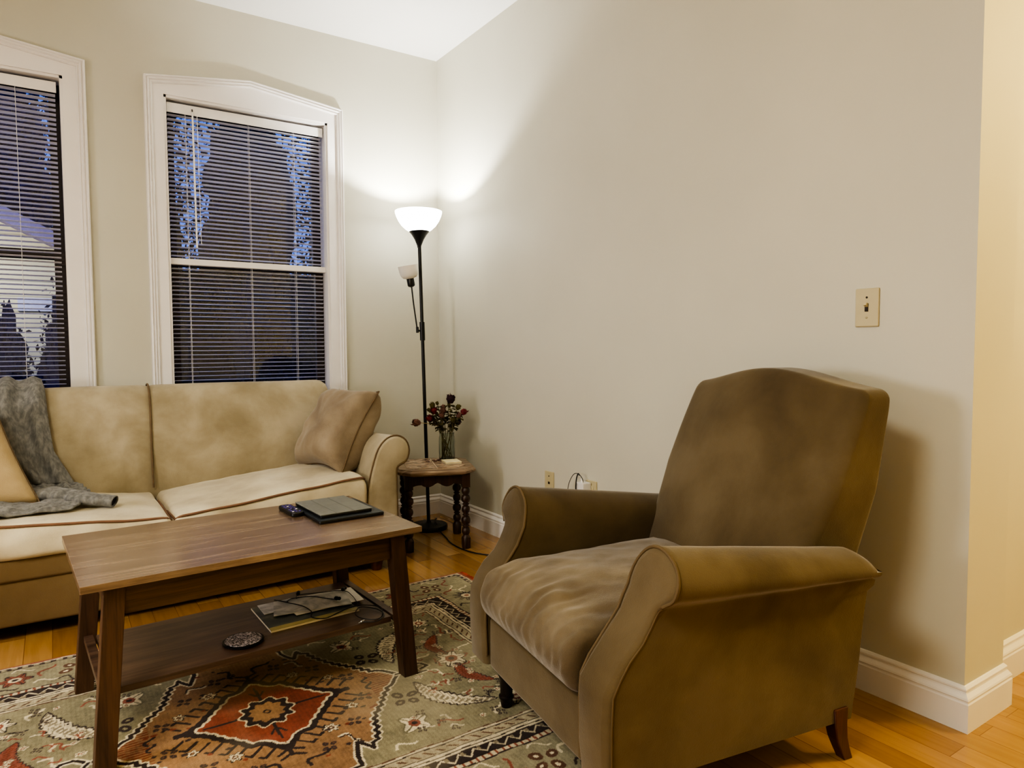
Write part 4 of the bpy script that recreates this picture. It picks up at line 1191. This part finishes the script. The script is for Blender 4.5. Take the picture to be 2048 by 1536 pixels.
# little cream block, petals
bx=empty('coaster_box',(-.270,-.640,ZT+.002),math.radians(-14)); tag(bx,'small square cream coaster set beside the jar on the side table','coaster')
mb=MB(); mb.prism(round_rect(.088,.100,.003),0,.006); mb.build('lower_coaster',M['pages'],bx,bevel=.0008)
mb=MB(); mb.prism(round_rect(.088,.100,.003),.0065,.013); mb.build('upper_coaster',plain('cream_coaster',srgb(244,232,190),.5),bx,bevel=.0008)
rnd=random.Random(9)
for k in range(7):
    x,y=-.375+.10*rnd.random(),-.53-.03*rnd.random()+.0; z=ZT+.0022; a=rnd.uniform(0,6.28)
    root=empty('fallen_petal',(x,y,z),a); tag(root,'fallen dried petal scattered on the tiled side table top','petal','fallen petals on the side table')
    mb=MB(); mb.grid(lambda u,v:V(((u-.5)*.014*math.sin(PI*(.1+.8*v)),(v-.5)*.020,.004*abs(u-.5)*2+.003*math.sin(v*PI)+.0004)),4,5); mb.build('petal_blade',M['rosep'],root,smooth=True)

# ------------------------------------------------------------------ wall plates
def plate(name,y,z,label,cat,kind):
    root=empty(name,(0,y,z)); tag(root,label,cat)
    mb=MB(); mb.box(-.0065,0,-.036,.036,-.0575,.0575); o=mb.build('cover_plate',M['ivory'],root,bevel=.003,seg=2)
    return root
sw=plate('light_switch',-2.755,1.165,'ivory toggle light switch on the wall beside the doorway','light switch','s')
mb=MB(); mb.box(-.0085,-.006,-.005,.005,-.012,.012); mb.build('toggle_frame',M['hole'],sw)
mb=MB(); mb.box(-.020,-.006,-.0045,.0045,-.003,.006,Matrix.Rotation(.5,4,'Y')); mb.build('toggle',M['ivory'],sw,bevel=.001)
for z in (.030,-.030):
    mb=MB(); mb.lathe([(.0032,0),(.0032,.0012),(.002,.0016)],12,Matrix.Translation((-.0065,0,z))@Matrix.Rotation(-PI/2,4,'Y')); mb.build('screw',M['screw'] if z<0 else M['hole'],sw)
o1=plate('phone_jack',-1.164,.378,'ivory single jack wall plate left of the charger above the recliner arm','wall jack','o')
mb=MB(); mb.lathe([(.0035,0),(.0035,.0012)],12,Matrix.Translation((-.0065,0,.034))@Matrix.Rotation(-PI/2,4,'Y')); mb.build('screw',M['hole'],o1)
mb=MB(); mb.box(-.0072,-.006,-.007,.007,-.006,.006); mb.build('jack_hole',M['hole'],o1)
o2=plate('power_outlet',-1.487,.383,'power outlet plate with the white charger plugged in behind the recliner arm','outlet','o')
for dz in (.02,-.02):
    mb=MB(); mb.lathe([(.016,0),(.016,.002),(.014,.003)],20,Matrix.Translation((-.0065,0,dz))@Matrix.Rotation(-PI/2,4,'Y')); mb.build('socket_face',M['ivory'],o2)
ch=empty('usb_charger',(-.030,-1.465,.404)); tag(ch,'white phone charger block plugged into the outlet','charger')
mb=MB(); mb.box(-.028,.0205,-.026,.026,-.028,.028); mb.build('charger_block',M['whiteplastic'],ch,bevel=.003)
mb=MB(); mb.tube(catmull([(-.005,0,.026),(-.006,.006,.045),(-.008,.03,.062),(-.010,.065,.055),(-.012,.10,.0),(-.012,.11,-.08)],6),.0016,6); mb.build('thin_cable',M['rubber'],ch,smooth=True)
mb=MB(); mb.tube([(-.008,.003,.026),(-.009,.010,.045)],.0045,10,rs=[.0055,.0035]); mb.build('cable_strain_relief',M['whiteplastic'],ch,smooth=True)
mb=MB(); mb.tube(catmull([(-.02,.010,.060),(-.022,.018,.066),(-.034,.018,.02),(-.034,.018,-.10)],6),.0028,8); mb.build('thick_cable',M['rubber'],ch,smooth=True)

# ------------------------------------------------------------------ recliner
A=math.radians(9)
Fd=V((-math.cos(A),math.sin(A),0)); OX,OY=-.6604,-2.5426
rc=empty('recliner_chair',(OX,OY,0),math.atan2(Fd.y,Fd.x)); tag(rc,'olive brown velvet recliner armchair with rolled arms and arched back','armchair')
def uz(z):
    pts=[(.0,.395),(.12,.400),(.26,.405),(.335,.402),(.385,.375),(.43,.328),(.48,.296),(.53,.276),(.60,.262),(.66,.258)]
    for (a,ua),(b,ub) in zip(pts[:-1],pts[1:]):
        if z<=b: 
            t=(z-a)/(b-a); t=t*t*(3-2*t)*.5+t*.5; return ua+(ub-ua)*t
    return .258
def arm_place(side):
    def place(w,z,t,f=0):
        w_=w
        ur=-.335-.045*min(1,max(0,(z-.13)/.35)); ur+=.036*min(1,max(0,(z-.49)/.02)); uf=uz(z); r1=1-t
        ur+= .012*0
        u=ur+(uf-ur)*t+f*(1 if z<.35 else .8)
        # arms slope down to the rear, sides taper inward at the rear
        k=max(0,min(1,(z-.44)/.18)); zz=z-k*.080*(1-t)-(.022*(1-t/.06)**2*k if t<.06 and z>.56 else 0); zz-=.022*(1-t)*max(0,1-(z-.128)/.1)
        if w_>.33: w_-= .022*(1-t)*(1 if z<.45 else .3)
        wr=.0045*nz(u*7,z*7,side*3)+.003*nz(u*16,z*12,side*5)
        if f==0 and z>.15: w_+=wr
        if f>0 and z<.56: u+=.004*nz(w*30,z*22,4+side)
        return V((u,-side*w_,zz))
    return place
asec=[(.268,.128),(.268,.24),(.268,.34),(.268,.44),(.272,.52),(.288,.580),(.325,.615),(.366,.622),(.410,.602),(.436,.565),(.432,.532),(.404,.510),(.388,.485),(.387,.40),(.386,.30),(.384,.20),(.380,.128)]
for side in (-1,1):
    mb,edge,S=arm_loft(asec,arm_place(side),nt=34,inset=.016,sub=3)
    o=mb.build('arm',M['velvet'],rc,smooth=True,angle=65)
    p=MB(); n=len(edge)
    k=next(i for i in range(n//2,n) if S[i].y<.512)
    p.tube([e+V((.003,0,0)) for e in edge[1:k+1]],.0040,8)
    p.build('piping',M['velvet_pipe'],o,smooth=True)
    p=MB(); p.tube([e+V((-.004,0,0)) for e in edge[k+1:-1]],.0022,8); p.build('panel_seam',M['velvet_pipe'],o,smooth=True)
# core body
softbox(-.005,0,.205,.365,.262,.075,.02,6,6,3).build('body',M['velvet'],rc,smooth=True)
# front footrest panel
softbox(.355,0,.200,.045,.259,.074,.012,3,14,8,lambda p,a,b,c:p+V((.004*nz(p.y*6,p.z*6,1),0,0))).build('footrest_panel',M['velvet'],rc,smooth=True)
# seat cushion
def seatwarp(p,a,b,c):
    t=(c+1)/2; x=p.x
    zt=.435+.030*(1-b*b)*(1-.5*max(0,a)**2)-.010*(a+1)/2+.006*abs(b)**3
    if a>.55: zt-=.020*((a-.55)/.45)**2*(1-.3*b*b)
    zb=.278
    z=zb+(zt-zb)*t
    if a>.0:
        x+=.030*max(0,math.sin(PI*min(1,max(0,t)*1.05)))**.8*max(0,(a-.0))**3
    fr=max(0,a-.25)/.75
    # radiating puckers on the front roll
    yy=p.y*62+30*fr*p.y+3.0*nz(p.y*6,t*3,2)
    puck=.0034*math.sin(yy*1.5+2*nz(p.y*20,p.x*9,3))*fr**1.4*(.2+.9*abs(nz(p.y*7,t*4+p.x*6,8))*2)
    z+=puck*(t)*.8+ (.006*nz(p.x*8,p.y*8,1)+.004*nz(p.x*16,p.y*16,4))*t
    x+=puck*(.6)*fr*(1-abs(2*t-1))*1.2
    # soft crease near the viewer side
    g=math.exp(-((p.y-.11)/.05)**2-((a-.72)/.16)**2); z-=.012*g*t
    g=math.exp(-((p.y-.06)/.04)**2-((a-.80)/.10)**2); z+=.008*g*t
    return V((x,p.y,z-.36))
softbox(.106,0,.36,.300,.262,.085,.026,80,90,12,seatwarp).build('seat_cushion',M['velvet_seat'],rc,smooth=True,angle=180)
# back
def backwarp(p,a,b,c):
    # a: thickness (+ front), b: width, c: height -1..1
    t=(c+1)/2
    hw=.272+.066*min(1,max(0,t)*1.7)**.9
    if t>.9: hw-=.006*((t-.9)/.1)**2
    bw=b*hw
    dome=.934+.052*(.5*(math.cos(min(1,abs(b)*1.08)*PI)+1)/2+.5*math.cos(abs(b)*PI/2))
    zb=.30; z=zb+(dome-zb)*t
    t=max(0,t); uf=-.105-.287*t**1.08; ur=-.385-.112*t
    uf+= -.018*abs(b)**4 + .026*math.sin(PI*min(1,t*1.02))*(1-b*b)
    s=(a+1)/2
    u=ur+(uf-ur)*s
    if a>0: u+=.006*nz(bw*5,z*5,6)
    return V((u,bw,z-.62))
softbox(0,0,.62,.10,.30,.32,.026,6,40,44,lambda p,a,b,c:backwarp(p,a,b,c)).build('backrest',M['velvet'],rc,smooth=True,angle=180)
# front legs (turned black), rear legs (sabre)
for s in (-1,1):
    mb=MB(); mb.lathe([(.015,.0108),(.017,.022),(.0185,.034),(.022,.037),(.022,.043),(.0175,.046),(.018,.060),(.020,.095),(.024,.103),(.024,.110),(.019,.114),(.020,.120),(.026,.126),(.026,.14)],24,Matrix.Translation((.358,s*.235,0))); mb.build('front_leg',M['legblack'],rc,smooth=True,angle=50)
    mb=MB()
    lev=[(0.0,-.330,.0150),(.03,-.316,.0165),(.06,-.304,.0185),(.10,-.296,.021),(.145,-.292,.024)]
    vs=[];fs=[]
    for z,u,h in lev:
        for dx,dy in ((-1,-1),(1,-1),(1,1),(-1,1)): vs.append(V((u+dx*h,s*(.345)+dy*h*.9,z)))
    for k in range(len(lev)-1):
        for j in range(4): fs.append((k*4+j,k*4+(j+1)%4,(k+1)*4+(j+1)%4,(k+1)*4+j))
    fs+=[(3,2,1,0),tuple(range(16,20))]
    mb.add(vs,fs); mb.build('rear_leg',M['legred'],rc,bevel=.003,subsurf=0)

# ------------------------------------------------------------------ lights
def light(name,kind,loc,energy,color,size=.1,rot=None,size2=None,spread=None):
    l=bpy.data.lights.new(name,kind); l.energy=energy; l.color=color
    if kind=='POINT': l.shadow_soft_size=size
    if kind=='AREA':
        l.size=size
        if size2: l.shape='RECTANGLE'; l.size_y=size2
        if spread: l.spread=spread
    o=bpy.data.objects.new(name,l); C.objects.link(o); o.location=loc
    if rot is not None: o.rotation_euler=rot
    return o
def aim(o,t):
    d=V(t)-o.location; o.rotation_euler=d.to_track_quat('-Z','Y').to_euler()
light('torchiere_bulb','POINT',(LX+lx(1.75),LY,1.732),36,(1,.985,.95),.020)
o=light('room_lamp','AREA',(-3.9,-1.9,1.20),21,(1,.93,.92),.5); aim(o,(-.2,-2.9,1.0))
o=light('ceiling_fill','AREA',(-3.3,-3.2,2.78),52,(1,.945,.81),.9); o.rotation_euler=(0,0,0)  # added soft fill below the ceiling, brightens left wall and sofa
light('hall_fixture','POINT',(1.15,-4.2,2.2),70,(1,.75,.30),.12)
light('siding_fill','POINT',(-2.9,7.6,2.2),60,(1,.95,.80),.1)  # added lamp with no visible source, brightens the neighbour's siding
# world: dusk
w=bpy.data.worlds.new('dusk'); bpy.context.scene.world=w; w.use_nodes=True; nt=w.node_tree
bg=nt.nodes['Background']; tc=N(nt,'ShaderNodeTexCoord'); sp=N(nt,'ShaderNodeSeparateXYZ'); nt.links.new(tc.outputs['Generated'],sp.inputs[0])
nt.links.new(ramp(nt,sp.outputs['Z'],[(0,(.12,.24,.75,1)),(.35,(.07,.17,.72,1)),(1,(.02,.06,.35,1))]),bg.inputs[0]); bg.inputs[1].default_value=.9

sc=bpy.context.scene
sc.view_settings.view_transform='AgX'
try: sc.view_settings.look='AgX - High Contrast'
except Exception: pass
sc.view_settings.exposure=0.52
sc.cycles.max_bounces=6
sc.cycles.adaptive_threshold=.06
try: sc.cycles.use_denoising=True
except Exception: pass
